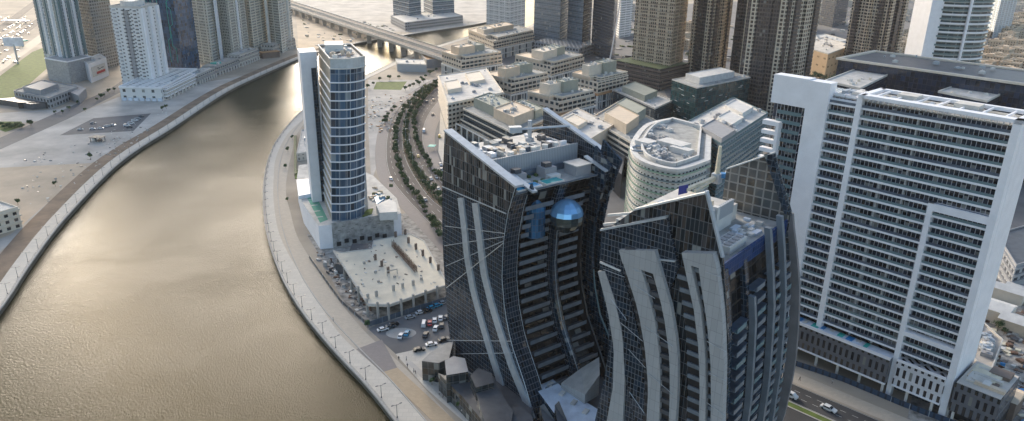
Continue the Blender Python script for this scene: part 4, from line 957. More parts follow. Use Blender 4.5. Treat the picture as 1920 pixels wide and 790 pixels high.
# podium with slots
wb('podium_wall',-34,ms-1.1,-22,3,5.6,15,'slots'); wb('podium_wall',ms+.5,WL-1.9,-22,1.4,5.6,15,'slotsw')
wb('podium_roof',-34,ms-1.2,-2.2,2.9,15.02,15.3,'roofblue')
wb('podium_coping',-34,ms-1.1,2.7,3.3,14.9,15.9,'white'); wb('podium_coping',ms+.5,WL-1.9,1.2,1.7,14.9,15.8,'white'); wb('podium_soffit',-34,ms-1.1,2.4,3.3,5.2,5.8,'white'); wb('podium_soffit',ms+.5,WL-1.9,1.1,1.7,5.2,5.8,'white')
wb('shopfront',-34,WL-2,-22,-6,0,5.4,'curtain')
for k in range(10): wb('column',-30+k*8,-29.2+k*8,.4,1.2,0,5.5,'offwhite')
for k in range(9):
    rd=random.Random(k); s_=-8+k*3.2; wb('roof_sheet',s_,s_+rd.uniform(1,2.6),-1.8,-.4+rd.random()*2,15.32,15.5,('blue','roofpale','turq')[k%3])
# right hand low wing
root=thing('slotted_low_wing','low dark grey wing with staggered narrow windows right of the white slab tower','building',(*wq(WL+8,0),0))
wb('wall',WL+1,WL+14,-18,1.5,5,15.5,'slots'); wb('undercroft',WL+1,WL+14,-18,-3,0,5,'black')
for s_ in(2.,13.2): wb('column',WL+s_,WL+s_+.7,.4,1.2,0,5,'offwhite')
wb('roof',WL+1.2,WL+13.8,-17.8,1.3,15.5,15.7,'sandw')
for k in range(22):
    rd=random.Random(k+31); wb('roof_debris',WL+2+rd.random()*10,WL+3+rd.random()*11,-17+rd.random()*14,-15.5+rd.random()*15,15.72,16+rd.random(),('beige','roofpale','yellow','offwhite','brownclad')[k%5])
# buildings behind the white slab
root=building('podium_roof_block','low white block with roof terraces between the nearer curved tower and white slab tower','building',[wq(-34,-8),wq(-10,-8),wq(-10,-30),wq(-34,-30)],14,'greylow',units=10,seed=8)
M['bsq_left']=facade('beige wall with sparse windows',(.70,.60,.48),(.02,.035,.045),6.,4.8,.6,.55,jit=.02,gvar=.4,curt=.03)
M['lattice']=plain('white lattice frame',(.76,.74,.70),.7,.07,.3)
# ------------------------------------------------------------------ office quarter of beige blocks
def pblock(front,right,left,z):
    f=G(*front,z); r=G(*right,z); l=G(*left,z); u=(r-f); u.z=0; v=(l-f); v.z=0
    return [(f.x,f.y),(f.x+u.x,f.y+u.y),(f.x+u.x+v.x,f.y+u.y+v.y),(f.x+v.x,f.y+v.y)]
GB='beige office blocks with stepped roof terraces'
def bsq(label,front,right,left,z,boxes,seed,low='bsq_low',zl=.5,tz=3.4,face='bsq_up',awn=0):
    P=ccw(pblock(front,right,left,z)); P=offset(pblock(front,right,left,z),1.6) if False else pblock(front,right,left,z); c_=cen(P); P=[(c_.x+(p[0]-c_.x)*1.1,c_.y+(p[1]-c_.y)*1.1) for p in P]; root=thing('office_block',label,'office block',(*cen(P).xy,0),GB); n=4
    zs=z*zl; Po=offset(P,.7)
    mb=MB(); mb.prism(P,0,zs,0); mb.build('lattice_storeys','bsq_dark',root)
    mb=MB(); ring(mb,offset(P,1.1),zs-1.1,zs+.5,.9); ring(mb,offset(P,1.1),zs*.42,zs*.42+.8,.9); mb.build('lattice_beam','lattice',root)
    for i_,j_ in((0,1),(3,0)):
        a=Vector((*P[i_],0)); b=Vector((*P[j_],0)); d=(b-a).normalized(); L=(b-a).length; nn=Vector((d.y,-d.x,0)); nn=nn if nn.y<0 else -nn; az=math.degrees(math.atan2(d.x,d.y)); np_=max(4,int(L/3.4))
        for k in range(np_+1):
            if k%5==3: continue
            p=a+d*(L*k/np_)+nn*.6; mb=MB(); mb.box((p.x,p.y,.0),(1.,.95,zs-.5),az,bottom=False); mb.build('lattice_pier','lattice',root)
    mb=MB(); mb.prism(P,zs,z-tz,0,mt=0); mb.mi[3]=1; mb.mi[2]=1; mb.build('upper_storeys',[face,'bsq_left'],root)
    p0=Vector((*P[0],0)); e1=Vector((*P[1],0))-p0; e2=Vector((*P[3],0))-p0
    def q(u0,u1,v0,v1): return [tuple((p0+e1*u+e2*v).xy) for u,v in((u0,v0),(u1,v0),(u1,v1),(u0,v1))]
    # stepped top: two wings at full height, terrace between
    mb=MB(); mb.prism(q(.12,1,0.04,.62),z-tz,z); mb.build('top_storey',face,root)
    mb=MB(); mb.prism(q(0,.34,.3,1),z-tz,z-.02); mb.build('top_storey','beige',root)
    mb=MB(); ring(mb,q(0.0,1.0,0.0,1.0),z-tz-.1,z-tz+1.,.35); mb.build('terrace_parapet','cream',root)
    mb=MB(); ring(mb,offset(q(.12,1,.04,.62),.1),z-.2,z+.8,.4); mb.build('parapet','cream',root)
    mb=MB(); ring(mb,offset(q(0,.34,.3,1),.1),z-.2,z+.7,.4); mb.build('parapet','cream',root)
    mb=MB(); mb.prism(q(.14,.98,.06,.6),z,z+.1); mb.build('roof','roofgrey',root)
    for k in range(1):
        zz_=zs+ (z-tz-zs)*.5; mb=MB(); ring(mb,offset(P,.9),zz_,zz_+.8,.25); mb.prism(offset(P,.85),zz_-.15,zz_,bottom=True); mb.build('balcony','cream',root)
    # window walls between lattice piers
    for (u0,u1,v0,v1,h,m) in boxes:
        h+=1.6; v0+=.06; v1-=.06
        mb=MB(); mb.prism(q(u0,u1,v0,v1),z-tz,z+h); mb.build('plant_tower',m,root)
        mb=MB(); ring(mb,offset(q(u0,u1,v0,v1),.05),z+h-.2,z+h+.7,.35); mb.build('plant_parapet',m,root)
        rd=random.Random(seed); roofkit(root,q(u0,u1,v0,v1),z+h+.01,7,seed,.8,2.2,('offwhite','steel','roofpale'),1)
    roofkit(root,q(.15,1,.05,.6),z+.1,7,seed+5,.8,2.5,('offwhite','cream','steel'),1.5)
    rd=random.Random(seed)
    for k in range(5): 
        c=Vector((*q(rd.uniform(.02,.9),1,rd.uniform(.66,.95),1)[0],0)); leafball(c,z-tz,rd.uniform(1.,1.8),root,seed+k)
    if awn: mb=MB(); mb.prism(offset(q(0,awn,0,awn),1.6),zs-1,zs+.9,0,bottom=True); mb.build('terracotta_band','terra',root)
    return root
def leafball(c,z,r,root,seed,name='roof_shrub',mat='leaf'):
    rd=random.Random(seed); mb=MB()
    for k in range(70):
        d=Vector((rd.gauss(0,1),rd.gauss(0,1),abs(rd.gauss(0,.8)))); d.normalize(); p=Vector((c.x,c.y,z+r*.3))+d*r*rd.uniform(.4,1); x=d.orthogonal().normalized()*.35; y=d.cross(x).normalized()*.35
        mb.face([p-x-y,p+x-y,p+x+y,p-x+y])
    return mb.build(name,mat,root)
bsq('beige block farthest back, beside the bridge end, with a glass corner',(927,72),(996,58),(884,56),26,[(.3,.75,.35,.8,4,'beige'),(.05,.3,.4,.8,3,'cream')],1)
bsq('beige block in the far row nearest the bridge, with a red roof sheet',(867,108),(936,98),(834,97),26,[(.1,.5,.3,.8,5.5,'beige'),(.5,.8,.4,.9,4.5,'sage')],2)
bsq('beige block below the dark blue glass towers with a cream plant tower',(1034,118),(1090,104),(972,104),26,[(.1,.5,.25,.7,6,'cream'),(.5,.8,.3,.75,6,'sage')],3)
bsq('beige block in the middle of the office quarter with two balcony rows',(959,150),(1023,137),(912,138),26,[(.05,.42,.2,.6,6,'beige'),(.42,.8,.25,.65,6.5,'sage')],4)
bsq('beige block with a terracotta band and grey green plant tower',(1048,184),(1110,170),(995,172),26,[(.1,.4,.35,.8,6,'cream'),(.4,.8,.25,.7,7,'sage')],5,awn=.5)
bsq('beige block with pale plant tower and tall dark ground storeys, right of the middle',(1122,148),(1174,136),(1078,137),27,[(.05,.45,.35,.75,7,'cream'),(.45,.85,.25,.75,8,'sage')],6,awn=.4)
P=pblock((840,196),(944,175),(822,143),27)
root=building('apartment_block','curving beige apartment block with stacked balconies above the curved road','apartment block',P,27,'apt',roof='roofpale',bands=(6,3.4,.9,'cream',.5,'balcony'),boxes=((.05,.3,.3,.6,3,'cream'),(.5,.8,.45,.8,2.5,'cream')),units=18,seed=12,par=1.)
mb=MB(); q=[G(x,y,27.3) for x,y in((848,158),(862,156),(864,161),(850,163))]; mb.prism([(p.x,p.y) for p in q],27.2,27.5); mb.build('pool','poolw',root)
P=pblock((962,252),(1030,222),(866,205),24)
root=thing('office_block','long beige block with dark ribbon windows and three plant boxes behind the sphere tower','office block',(*cen(P).xy,0),GB)
mb=MB(); mb.prism(P,0,16,0); mb.build('wall','bsq_dark',root)
mb=MB(); mb.prism(offset(P,-1.2),16,23.8); mb.build('upper_storeys','bsq_dark',root)
for z_,o_,h_ in((12,1.,1.2),(15.6,1.2,1.1),(19.6,-.9,.9),(23.6,-.6,1.2)):
    mb=MB(); ring(mb,offset(P,o_),z_,z_+h_,.5); mb.prism(offset(P,o_-.1),z_,z_+.2,bottom=True); mb.build('balcony','cream',root)
mb=MB(); mb.prism(offset(P,-1.1),23.8,24); mb.build('roof','roofgrey',root)
p0=Vector((*P[0],0)); e1=Vector((*P[1],0))-p0; e2=Vector((*P[3],0))-p0
for i,(u0,u1,v0,v1,h,m) in enumerate(((.25,.7,.5,.95,6.5,'sage'),(.2,.75,.12,.5,6.5,'beige'),(.75,1.,.1,.5,5.5,'sage'))):
    qq=[tuple((p0+e1*u+e2*v).xy) for u,v in((u0,v0),(u1,v0),(u1,v1),(u0,v1))]
    mb=MB(); mb.prism(qq,24,24+h); mb.build('plant_tower',m,root); mb=MB(); ring(mb,offset(qq,.06),24+h-.2,24+h+.8,.4); mb.build('plant_parapet',m,root); roofkit(root,qq,24+h+.01,12,i,.8,2.4,('offwhite','steel','roofpale'),1)
fl=offset(P,4); 
for k in range(9): 
    a=Vector((*fl[3],0)).lerp(Vector((*fl[0],0)),k/9) if True else None; mb=MB(); mb.box((a.x,a.y,0),(.9,.9,13),-45); mb.build('frame_pier','offwhite',root)
a_=Vector((*fl[3],0)); b_=Vector((*fl[0],0)); mb=MB(); mb.tube((a_.x,a_.y,13),(b_.x,b_.y,13),.6,4); mb.build('frame_beam','offwhite',root)
P=pblock((1187,272),(1238,232),(1106,224),24)
root=building('office_block','beige block with open balcony rows and ribbed plant tower left of the bowed hotel','office block',P,24,'bsq_dark',roof='roofgrey',group=GB,bands=(9.6,3.6,.9,'cream',1.1,'balcony'),boxes=((.15,.6,.25,.75,6.5,'beige'),(.62,.95,.3,.8,7,'sage')),units=14,seed=33,par=1.1)
P=pblock((1108,262),(1150,236),(1040,226),25)
root=building('office_block','plain pale beige block wedged behind the sloping leaf of the sphere tower','office block',P,25,'cream',roof='roofpale',group=GB,boxes=((.1,.5,.4,.8,2.5,'cream'),),units=10,seed=35)
P=pblock((1228,205),(1262,190),(1150,170),16)
root=building('office_block','low block with broad white roof deck and grey roof box beside the teal glass block','office block',P,16,'bsq_dark',roof='roofpale',group=GB,boxes=((.15,.85,.3,.85,5,'sage'),),units=6,seed=37,par=1.1)
# dark mass in front of those (deep blue base)
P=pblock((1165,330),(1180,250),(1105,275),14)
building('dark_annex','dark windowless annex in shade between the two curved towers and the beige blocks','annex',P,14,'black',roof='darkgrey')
# teal glass block
P=pblock((1307,166),(1407,146),(1260,150),34)
root=building('teal_glass_block','dark teal glass office block with cream roof house','office block',P,34,'tealf',roof='roofgrey',boxes=((.15,.8,.25,.8,5,'offwhite'),),units=10,seed=40,par=.7)
rd=random.Random(3)
for k in range(22):
    i=k%2; a=Vector((*P[0],0)); b=Vector((*P[1 if i else 3],0)); t=rd.uniform(.05,.85); d=(b-a).normalized(); p=a.lerp(b,t); n=Vector((d.y,-d.x,0)); n=n if n.y<0 else -n; z=rd.uniform(6,31)
    mb=MB(); mb.box((*(p+n*.12+d*1.5).xy,z),(.25,rd.uniform(2,5),.35),math.degrees(math.atan2(d.x,d.y))); mb.build('light_fin','offwhite',root)
# bowed hotel
HZ=44
foot=[(1187,262),(1184,281),(1197,298),(1228,311),(1270,318),(1300,311),(1330,300),(1333,240),(1262,221),(1213,233)]
def roofpx(l,z): return [(G(x,y,z).x,G(x,y,z).y) for x,y in l]
FP=roofpx(foot,HZ); cv=[Vector((*p,0)) for p in FP]
arcp=catmull(cv[8:]+cv[:6],5); FPs=[(p.x,p.y) for p in arcp]+[(p.x,p.y) for p in cv[6:8]]
root=thing('bowed_hotel','pale hotel with bowed green glass balcony front and cluttered white roof','hotel',(*cen(FPs).xy,0))
mb=MB(); mb.prism(offset(FPs,-.8),0,HZ-.5); mb.build('wall','hotelf',root)
mb=MB(); mb.prism(offset(FPs,-1.2),HZ-.5,HZ-.2); mb.build('roof','roofgrey',root)
mb=MB(); ring(mb,offset(FPs,.5),HZ-1.3,HZ+.2,3.); mb.build('cornice','offwhite',root)
mb=MB(); ring(mb,offset(FPs,-5.2),HZ-.3,HZ+1.6,1.1); mb.build('inner_parapet','offwhite',root)
nA=len(arcp)
for k in range(12):
    z=2+3.5*k; mb=MB(); mg=MB(); A_=offset(FPs,1.3); B_=offset(FPs,-1); C_=offset(FPs,1.2)
    V=ccw(FPs); idx=[i for i in range(len(V)-1)]
    mb.prism(offset(FPs,1.1),z,z+.25,bottom=True); ob=mb.build('balcony','offwhite',root)
    ring(mg,offset(FPs,1.12),z+.25,z+1.05,.1); mg.build('balustrade','greenglass' if k%5 else 'tealglass',ob)
c_=cen(FPs)
for a,b,cx,cy,h in((16,9,10,2,3.2),(9,8,-4,6,2.6),(12,5,12,-8,2.8)):
    mb=MB(); mb.box((c_.x+cx,c_.y+cy,HZ-.2),(b,a,h),-42); mb.build('penthouse','offwhite',root)
roofkit(root,offset(FPs,-6),HZ-.2,70,5,.7,3.6,('offwhite','grey','steel','roofpale'),0)
mb=MB()
for k in range(20):
    p0=math.pi*2*k/20*.8; p1=math.pi*2*(k+1)/20*.8; mb.tube((c_.x-8+5*math.cos(p0),c_.y+5*math.sin(p0)-4,HZ+.6),(c_.x-8+5*math.cos(p1),c_.y+5*math.sin(p1)-4,HZ+.6),.6,6)
mb.build('duct','steel',root)
P=pblock((1352,272),(1440,214),(1285,232),43)
root=building('hotel_wing','grey hotel wing with teal balconies and cluttered pale roof behind the bowed hotel','hotel',P,43,'hotelg',roof='roofpale',bands=(5,3.5,1.0,'tealglass',.9,'balcony'),boxes=((.0,.25,.0,.55,3.2,'grey'),(.35,.6,.2,.6,2.2,'offwhite'),(.65,.9,.3,.8,2.6,'offwhite')),units=40,seed=44,par=1.)
# navy glass slab with broad pale rim, behind the white tower
ZN=62
rimp=[(1572,112),(1922,160),(1990,140),(1640,96)]
P=roofpx([(1572,112),(1960,166),(2010,146),(1640,98)],ZN)
root=thing('navy_glass_building','long navy glass building with a broad pale roof rim behind the white slab tower','building',(*cen(P).xy,0))
mb=MB(); mb.prism(P,0,ZN); mb.build('wall','navyf',root)
mb=MB(); ring(mb,offset(P,1.5),ZN,ZN+1.4,3.2); mb.build('roof_rim','cream',root); mb=MB(); mb.prism(offset(P,-2),ZN+.1,ZN+.3); mb.build('roof','darkgrey',root)
roofkit(root,P,ZN+1.25,14,4,1,4,('offwhite','steel'),3)
for pts,z in (([(1547,152),(1612,166),(1665,140),(1605,130)],56),([(1760,172),(1850,190),(1885,172),(1800,158)],54),([(1895,170),(1990,185),(1990,150),(1915,152)],57)):
    Q=roofpx(pts,z); mb=MB(); mb.prism(Q,0,z-.4); mb.build('wing','navyf',root); mb=MB(); ring(mb,offset(Q,.4),z-.8,z+.6,.8); mb.build('wing_parapet','roofpale',root); mb=MB(); mb.prism(offset(Q,-.5),z-.4,z-.1); mb.build('wing_roof','roofpale',root); roofkit(root,Q,z-.1,6,int(z),1,3,('offwhite','cream'),2)
# ------------------------------------------------------------------ towers at the top of the view
def tower(name,label,front,right,left,top,wall,roof='roofpale',bands=None,gpx=None,zb=0,**kw):
    P=pblock(front,right,left,zb); return building(name,label,'tower',P,top,wall,roof=roof,bands=bands,**kw)
def podium(root,P,z,mat):
    mb=MB(); mb.prism(P,0,z); return mb.build('podium',mat,root)
GT='residential and office towers behind the low blocks'
r=tower('white_tower','slim white and blue tower standing by the canal beyond the beige blocks',(955,68),(984,60),(912,60),165,['whitetw','whitetw','whitetw','whitetw'],group=GT,bands=(8,7.,.5,'white',.5))
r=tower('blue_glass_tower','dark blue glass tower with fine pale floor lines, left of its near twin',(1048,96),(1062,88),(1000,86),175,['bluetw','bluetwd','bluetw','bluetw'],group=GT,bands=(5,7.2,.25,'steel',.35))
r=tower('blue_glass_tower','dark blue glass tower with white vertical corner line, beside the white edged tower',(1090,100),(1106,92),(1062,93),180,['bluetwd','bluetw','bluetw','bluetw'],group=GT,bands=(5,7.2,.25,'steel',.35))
P=pblock((1085,112),(1118,100),(1000,98),0); podium(r,P,14,'greylow')
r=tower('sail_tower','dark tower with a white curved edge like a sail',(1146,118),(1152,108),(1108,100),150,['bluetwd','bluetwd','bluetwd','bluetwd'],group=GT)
mb=MB(); g0=G(1146,118); 
for k in range(20):
    t0,t1=k/20,(k+1)/20; f=lambda t:Vector((g0.x-8*(1-t)**2+5+6*t,g0.y-3,150*t)); mb.tube(f(t0),f(t1),1.0,4)
mb.build('white_edge','white',r)
tower('white_ribbed_tower','white ribbed tower between the sail edged tower and the brown stone tower',(1160,72),(1182,68),(1148,64),150,'whitetw',group=GT,bands=(4,3.5,.6,'white',.9,'balcony'))
r=tower('brown_stone_tower','brown stone tower with grid windows on a wide garden podium',(1252,165),(1276,155),(1182,150),170,['brownf','brownf','brownf','brownf'],group=GT,bands=(14,6.8,.3,'brownclad',.5))
P=pblock((1235,172),(1290,158),(1150,152),0); podium(r,P,22,'brownd'); 
for k in range(5): mb=MB(); ring(mb,offset(P,.5),3+k*4,4.2+k*4,.6); mb.build('podium_band','brownclad',r)
mb=MB(); mb.prism(offset(P,-.8),22.02,22.5); mb.build('podium_garden','leaf2',r)
for k,(fx,rx,lx,yb,lab) in enumerate(((1322,1357,1286,168,'brown tower with dark glass side, right of the brown stone tower'),(1410,1440,1364,176,'slim brown grid tower just behind the dark fronted brown tower'),(1455,1508,1378,222,'brown tower with checker windows and dark glass bays, nearest of the brown group'),(1640,1678,1576,150,'brown tower with pale window grid rising behind the navy glass building'))):
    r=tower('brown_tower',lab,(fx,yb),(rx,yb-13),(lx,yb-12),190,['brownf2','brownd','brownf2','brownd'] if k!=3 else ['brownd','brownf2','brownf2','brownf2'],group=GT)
    # vertical bay strips
    P=pblock((fx,yb),(rx,yb-13),(lx,yb-12),0)
    for i in (0,3):
        a=Vector((*P[0],0)); b=Vector((*P[1 if i==0 else 3],0)); d=(b-a).normalized(); n=Vector((d.y,-d.x,0)); n=n if n.y<0 else -n; L=(b-a).length
        nb=2 if L<24 else 3
        for j in range(nb):
            p=a+d*L*(j+.5)/nb; mb=MB(); mb.box((*(p+n*.8).xy,0),(2.2,L/nb*.42,190),math.degrees(math.atan2(d.x,d.y)),bottom=False); mb.build('bay','brownf2' if (i+j+k)%2 else 'brownd',r)
# teal and white curved tower
c=G(1762,175); root=thing('curved_balcony_tower','tall white tower with wrapping teal balconies and a plain white left side','tower',(*c.xy,0),GT)
prof=[]; 
for k in range(13):
    t=R(150+ (k/12)*240); prof.append((c.x+30*math.cos(t)*1.05,c.y+22*math.sin(t)))
mb=MB(); mb.prism(offset(prof,-1),0,175); mb.build('wall','tealw',root)
for k in range(40):
    mb=MB(); z=4+k*4.2; mb.prism(offset(prof,.6),z,z+1.5,bottom=True); mb.build('balcony','tealglass' if k%2 else 'white',root)
mb=MB(); mb.box((c.x-31,c.y-2,0),(13,26,178),-8); mb.build('white_side','white',root)
mb=MB(); mb.box((c.x-2,c.y-23.5,0),(2.2,2.2,178),0); mb.build('spine','white',root)
tower('striped_tower','distant grey and white striped tower at the top right edge',(1860,72),(1892,64),(1838,62),110,'greystr',group=GT)
tower('dark_far_tower','dark grey far tower between brown towers',(1560,52),(1584,46),(1535,46),90,'bluetwd',group=GT)
tower('tan_far_tower','tan and grey far tower behind the mall',(1470,56),(1492,50),(1446,50),70,'brownf',group=GT)
# island buildings at the top
for fr_,ri,le,h,lab in(((768,44),(790,40),(738,36),60,'grey blue tower on the waterside plinth, left one of the pair beyond the bridge'),((812,40),(852,36),(795,32),70,'grey blue tower on the waterside plinth, right one of the pair beyond the bridge')):
    tower('waterside_tower',lab,fr_,ri,le,h,'bluetw',group='pair of towers on the waterside plinth',bands=(4,7.2,.4,'steel',.8))
P=pblock((760,58),(868,44),(733,44),0)
building('waterside_plinth','long grey stepped plinth with window rows at the water beyond the bridge','building',P,12,'greylow',bands=(3,4.5,.8,'grey',1.2),units=12,seed=70)
# ------------------------------------------------------------------ left bank towers
GL='towers along the left bank'
def ltower(label,front,right,left,top,wall,name='residential_tower',zb=0,**kw):
    P=pblock(front,right,left,zb); return building(name,label,'tower',P,top,wall,group=GL,**kw),P
# tall striped tower
r,P=ltower('very tall pale blue tower with dark vertical stripes, leftmost of the left bank towers',(134,150),(172,138),(90,138),230,['greystr','greystr','greystr','greystr'])
mb=MB()
p0=Vector((*P[0],0)); 
for i,j in((0,1),(0,3)):
    a=Vector((*P[i],0)); b=Vector((*P[j],0)); d=(b-a).normalized(); n=Vector((d.y,-d.x,0)); n=n if n.y<0 else -n; L=(b-a).length
    for k in range(5):
        p=a+d*L*(k+.4)/5; m_=MB(); m_.box((*(p+n*.5).xy,22),(1.6,2.0 if k%2 else 3.6,208),math.degrees(math.atan2(d.x,d.y)),bottom=False); m_.build('pier','white' if k%2 else 'tealglass',r)
P2=pblock((134,158),(178,146),(92,150),0); podium(r,P2,22,'podgrey'); mb=MB(); ring(mb,offset(P2,.3),21.5,22.6,.8); mb.build('podium_coping','white',r)
P3=pblock((165,170),(205,150),(150,152),0)
root=building('sign_building','low white building with a white billboard face beside the striped tower','building',pblock((172,156),(205,142),(160,146),0),18,'white',units=4,seed=81)
q=G(172,156); q2=G(203,143); d=(q2-q).normalized(); n=Vector((d.y,-d.x,0))
mb=MB(); s0=q+d*4+n*.3; s1=q+d*(q2-q).length*.9+n*.3; mb.prism([(*s0.xy,),(*s1.xy,),(*(s1+n*.4).xy,),(*(s0+n*.4).xy,)],5,15); bb=mb.build('billboard','offwhite',root)
def text(body,size,loc,azf,mat,parent,name='lettering'):
    """flat lettering standing upright, reading along heading azf"""
    cu=bpy.data.curves.new('t','FONT'); cu.body=body; cu.size=size; cu.extrude=.05; cu.align_x='CENTER'; ob=bpy.data.objects.new('t',cu); COL.objects.link(ob)
    dg=bpy.context.evaluated_depsgraph_get(); me=bpy.data.meshes.new_from_object(ob.evaluated_get(dg)); bpy.data.objects.remove(ob)
    o=bpy.data.objects.new(name,me); COL.objects.link(o); me.materials.clear(); me.materials.append(M[mat])
    e=dirv(azf); o.matrix_world=Matrix(((e.x,0,e.y,0),(e.y,0,-e.x,0),(0,1,0,0),(0,0,0,1)))
    T=Matrix(((e.x,0,e.y,0),(e.y,0,-e.x,0),(0,1,0,0),(0,0,0,1)))
    me.transform(T)
    o.matrix_world=Matrix.Identity(4); o.parent=parent; o0=Vector((0,0,0)); qq=parent
    while qq is not None: o0+=qq.location; qq=qq.parent
    o.location=Vector(loc)-o0; return o
ctr=s0.lerp(s1,.5)+n*.55
mb=MB(); a_=s0.lerp(s1,.3)+n*.45; b_=s0.lerp(s1,.92)+n*.45; mb.prism([(*a_.xy,),(*b_.xy,),(*(b_+n*.1).xy,),(*(a_+n*.1).xy,)],6.5,9); mb.build('red_panel','red',bb)
for k,(t0,t1,z) in enumerate(((.45,.62,10.5),(.66,.85,11),(.4,.5,12))):
    mb=MB(); a_=s0.lerp(s1,t0)+n*.45; b_=s0.lerp(s1,t1)+n*.45; mb.prism([(*a_.xy,),(*b_.xy,),(*(b_+n*.1).xy,),(*(a_+n*.1).xy,)],z,z+.9); mb.build('dark_mark','darkgrey',bb)
# unfinished brown tower
r,P=ltower('unfinished brown concrete frame tower behind the striped tower',(190,132),(226,122),(150,122),230,'gridd',bands=(6,3.4,.5,'concrete',.5,'floor_slab'))
# white tower
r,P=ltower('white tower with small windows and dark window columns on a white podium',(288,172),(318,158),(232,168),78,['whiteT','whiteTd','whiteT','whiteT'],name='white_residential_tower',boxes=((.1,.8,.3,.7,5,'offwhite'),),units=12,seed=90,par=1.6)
a=Vector((*P[3],0)); b=Vector((*P[0],0)); d=(b-a).normalized(); n=Vector((d.y,-d.x,0)); n=n if n.y<0 else -n; L=(b-a).length
m_=MB(); m_.box((*(a+d*L*.5+n*.2).xy,12),(.6,L*.16,64),math.degrees(math.atan2(d.x,d.y)),bottom=False); m_.build('grey_recess','grey',r)
for k in range(19):
    for t in (.13,.42,.6,.8):
        z=14+k*3.4; m_=MB(); p=a+d*L*t; m_.box((*(p+n*.6).xy,z),(1.3,L*.07,.9),math.degrees(math.atan2(d.x,d.y))); m_.build('balcony','grey' if t in(.13,) else 'darkgrey',r)
a=Vector((*P[0],0)); b=Vector((*P[1],0)); d=(b-a).normalized(); n=Vector((d.y,-d.x,0)); L=(b-a).length
for t in (.08,.5,.92): m_=MB(); m_.box((*(a+d*L*t+n*.6).xy,12),(1.4,L*.14,66),math.degrees(math.atan2(d.x,d.y)),bottom=False); m_.build('pier','white',r)
PP=pblock((306,190),(372,152),(228,188),0); podium(r,PP,12,facade('podium white wall with windows',(.72,.72,.70),(.08,.09,.09),9.,6.,.3,.45,jit=.01,wvar=.05)); mb=MB(); ring(mb,offset(PP,.5),11.5,13,.7); mb.build('podium_coping','white',r)
for k in range(7): 
    p=Vector((*PP[0],0)).lerp(Vector((*PP[3],0)),(k+.4)/7); mb=MB(); mb.box((p.x,p.y-.8,0),(3.5,1.2,2.6),0); mb.build('shop_canopy','roofblue',r)
# blue glass tower with teal light lines
r,P=ltower('deep blue and purple glass tower with thin turquoise lines',(345,140),(376,128),(272,128),240,['purple','purple','purple','purple'],name='blue_glass_tower')
a=Vector((*P[3],0)); b=Vector((*P[0],0)); d=(b-a).normalized(); n=Vector((d.y,-d.x,0)); n=n if n.y<0 else -n; L=(b-a).length
rd=random.Random(12)
for k in range(6):
    s_=L*(.1+.16*k); z=12; m_=MB()
    while z<180:
        z2=z+rd.uniform(14,40); p=a+d*s_+n*.3; m_.tube((p.x,p.y,z),(p.x,p.y,z2),.28,4); s2=min(L*.98,max(0,s_+rd.choice((-1,1))*L*.07)); p2=a+d*s2+n*.3; m_.tube((p.x,p.y,z2),(p2.x,p2.y,z2+3),.28,4); s_=s2; z=z2+3
    m_.build('turquoise_line','turq',r)
r,P=ltower('grey tower with white zigzag balconies right of the blue glass tower',(400,122),(424,112),(372,116),105,['beigetw','whiteTd','beigetw','beigetw'],bands=(10,3.3,.7,'offwhite',.6,'balcony'),boxes=((.2,.8,.2,.8,5,'concrete'),),units=8)
r,P=ltower('tall beige tower with white edge piers, fourth from the right on the left bank',(440,118),(470,106),(405,112),220,'beigetw',bands=(10,3.3,.5,'concrete',.6,'balcony'))
r,P=ltower('tall beige tower with a narrow dark slot near the bend of the left bank',(478,106),(502,96),(450,100),220,'beigetw',bands=(10,3.3,.5,'cream',.6,'balcony'))
r,P=ltower('tall beige tower with wide balconies, rightmost on the left bank',(530,100),(552,88),(492,92),220,'beigetw',bands=(10,3.3,.6,'offwhite',.6,'balcony'))
for fx,y0,y1,xx in ((0,0,0,0),): pass
for p_ in ((418,118),(455,112),(508,98),(546,92)):
    q=G(*p_); mb=MB(); mb.box((q.x,q.y-1,0),(3,3,222),0,bottom=False); mb.build('edge_pier','white' if p_[0]<500 else 'offwhite',r)
# low arcades along the left promenade
GA='low arcaded buildings along the left promenade'
for i,(p_,q_,w_,h_,m_,lab) in enumerate((((322,188),(376,160),16,11,'white','white arcade with long balconies attached to the white podium'),((378,160),(412,144),14,9,'greylow','grey glazed arcade by the left promenade'),((414,143),(455,126),14,10,'greylow','grey arcade with a turquoise awning'),((457,126),(492,112),14,13,'arcade','cream arcade with interlocking bays below the tall beige towers'),((518,104),(560,90),16,12,'arcade','cream arcade with interlocking bays at the bend of the canal'))):
    a=G(*p_);b=G(*q_); d=(b-a).normalized(); n=Vector((-d.y,d.x,0)); o_=n*4
    P=[(*(a+o_).xy,),(*(b+o_).xy,),(*(b+o_+n*w_).xy,),(*(a+o_+n*w_).xy,)]
    r=building('arcade_building',lab,'arcade',P,h_,'arcade' if m_=='white' else m_,roof='roofpale',group=GA,bands=(3,3.2,1.2,'white' if m_=='white' else 'concrete',.8,'balcony'),units=6,seed=i)
    if i==2: mb=MB(); c=a.lerp(b,.3)+n*12; mb.box((c.x,c.y,h_+.1),(8,8,1.5),20); mb.build('awning','turq',r)
    for k in range(8):
        p=a.lerp(b,(k+.5)/8)+n*2.2; mb=MB(); mb.box((p.x,p.y,0),(1.,1.,4.2),math.degrees(math.atan2(d.x,d.y))); mb.build('column','offwhite',r)
a=G(497,112);b=G(515,104); mb=MB(); mb.box((*a.lerp(b,.5).xy,0),(10,22,7),50); 
r=thing('brick_pavilion','small red brown pavilion between the cream arcades','pavilion',(*a.lerp(b,.5).xy,0)); mb.build('wall','brownclad',r); mb=MB(); mb.box((*a.lerp(b,.5).xy,7),(11,23,.5),50); mb.build('roof','terra',r)
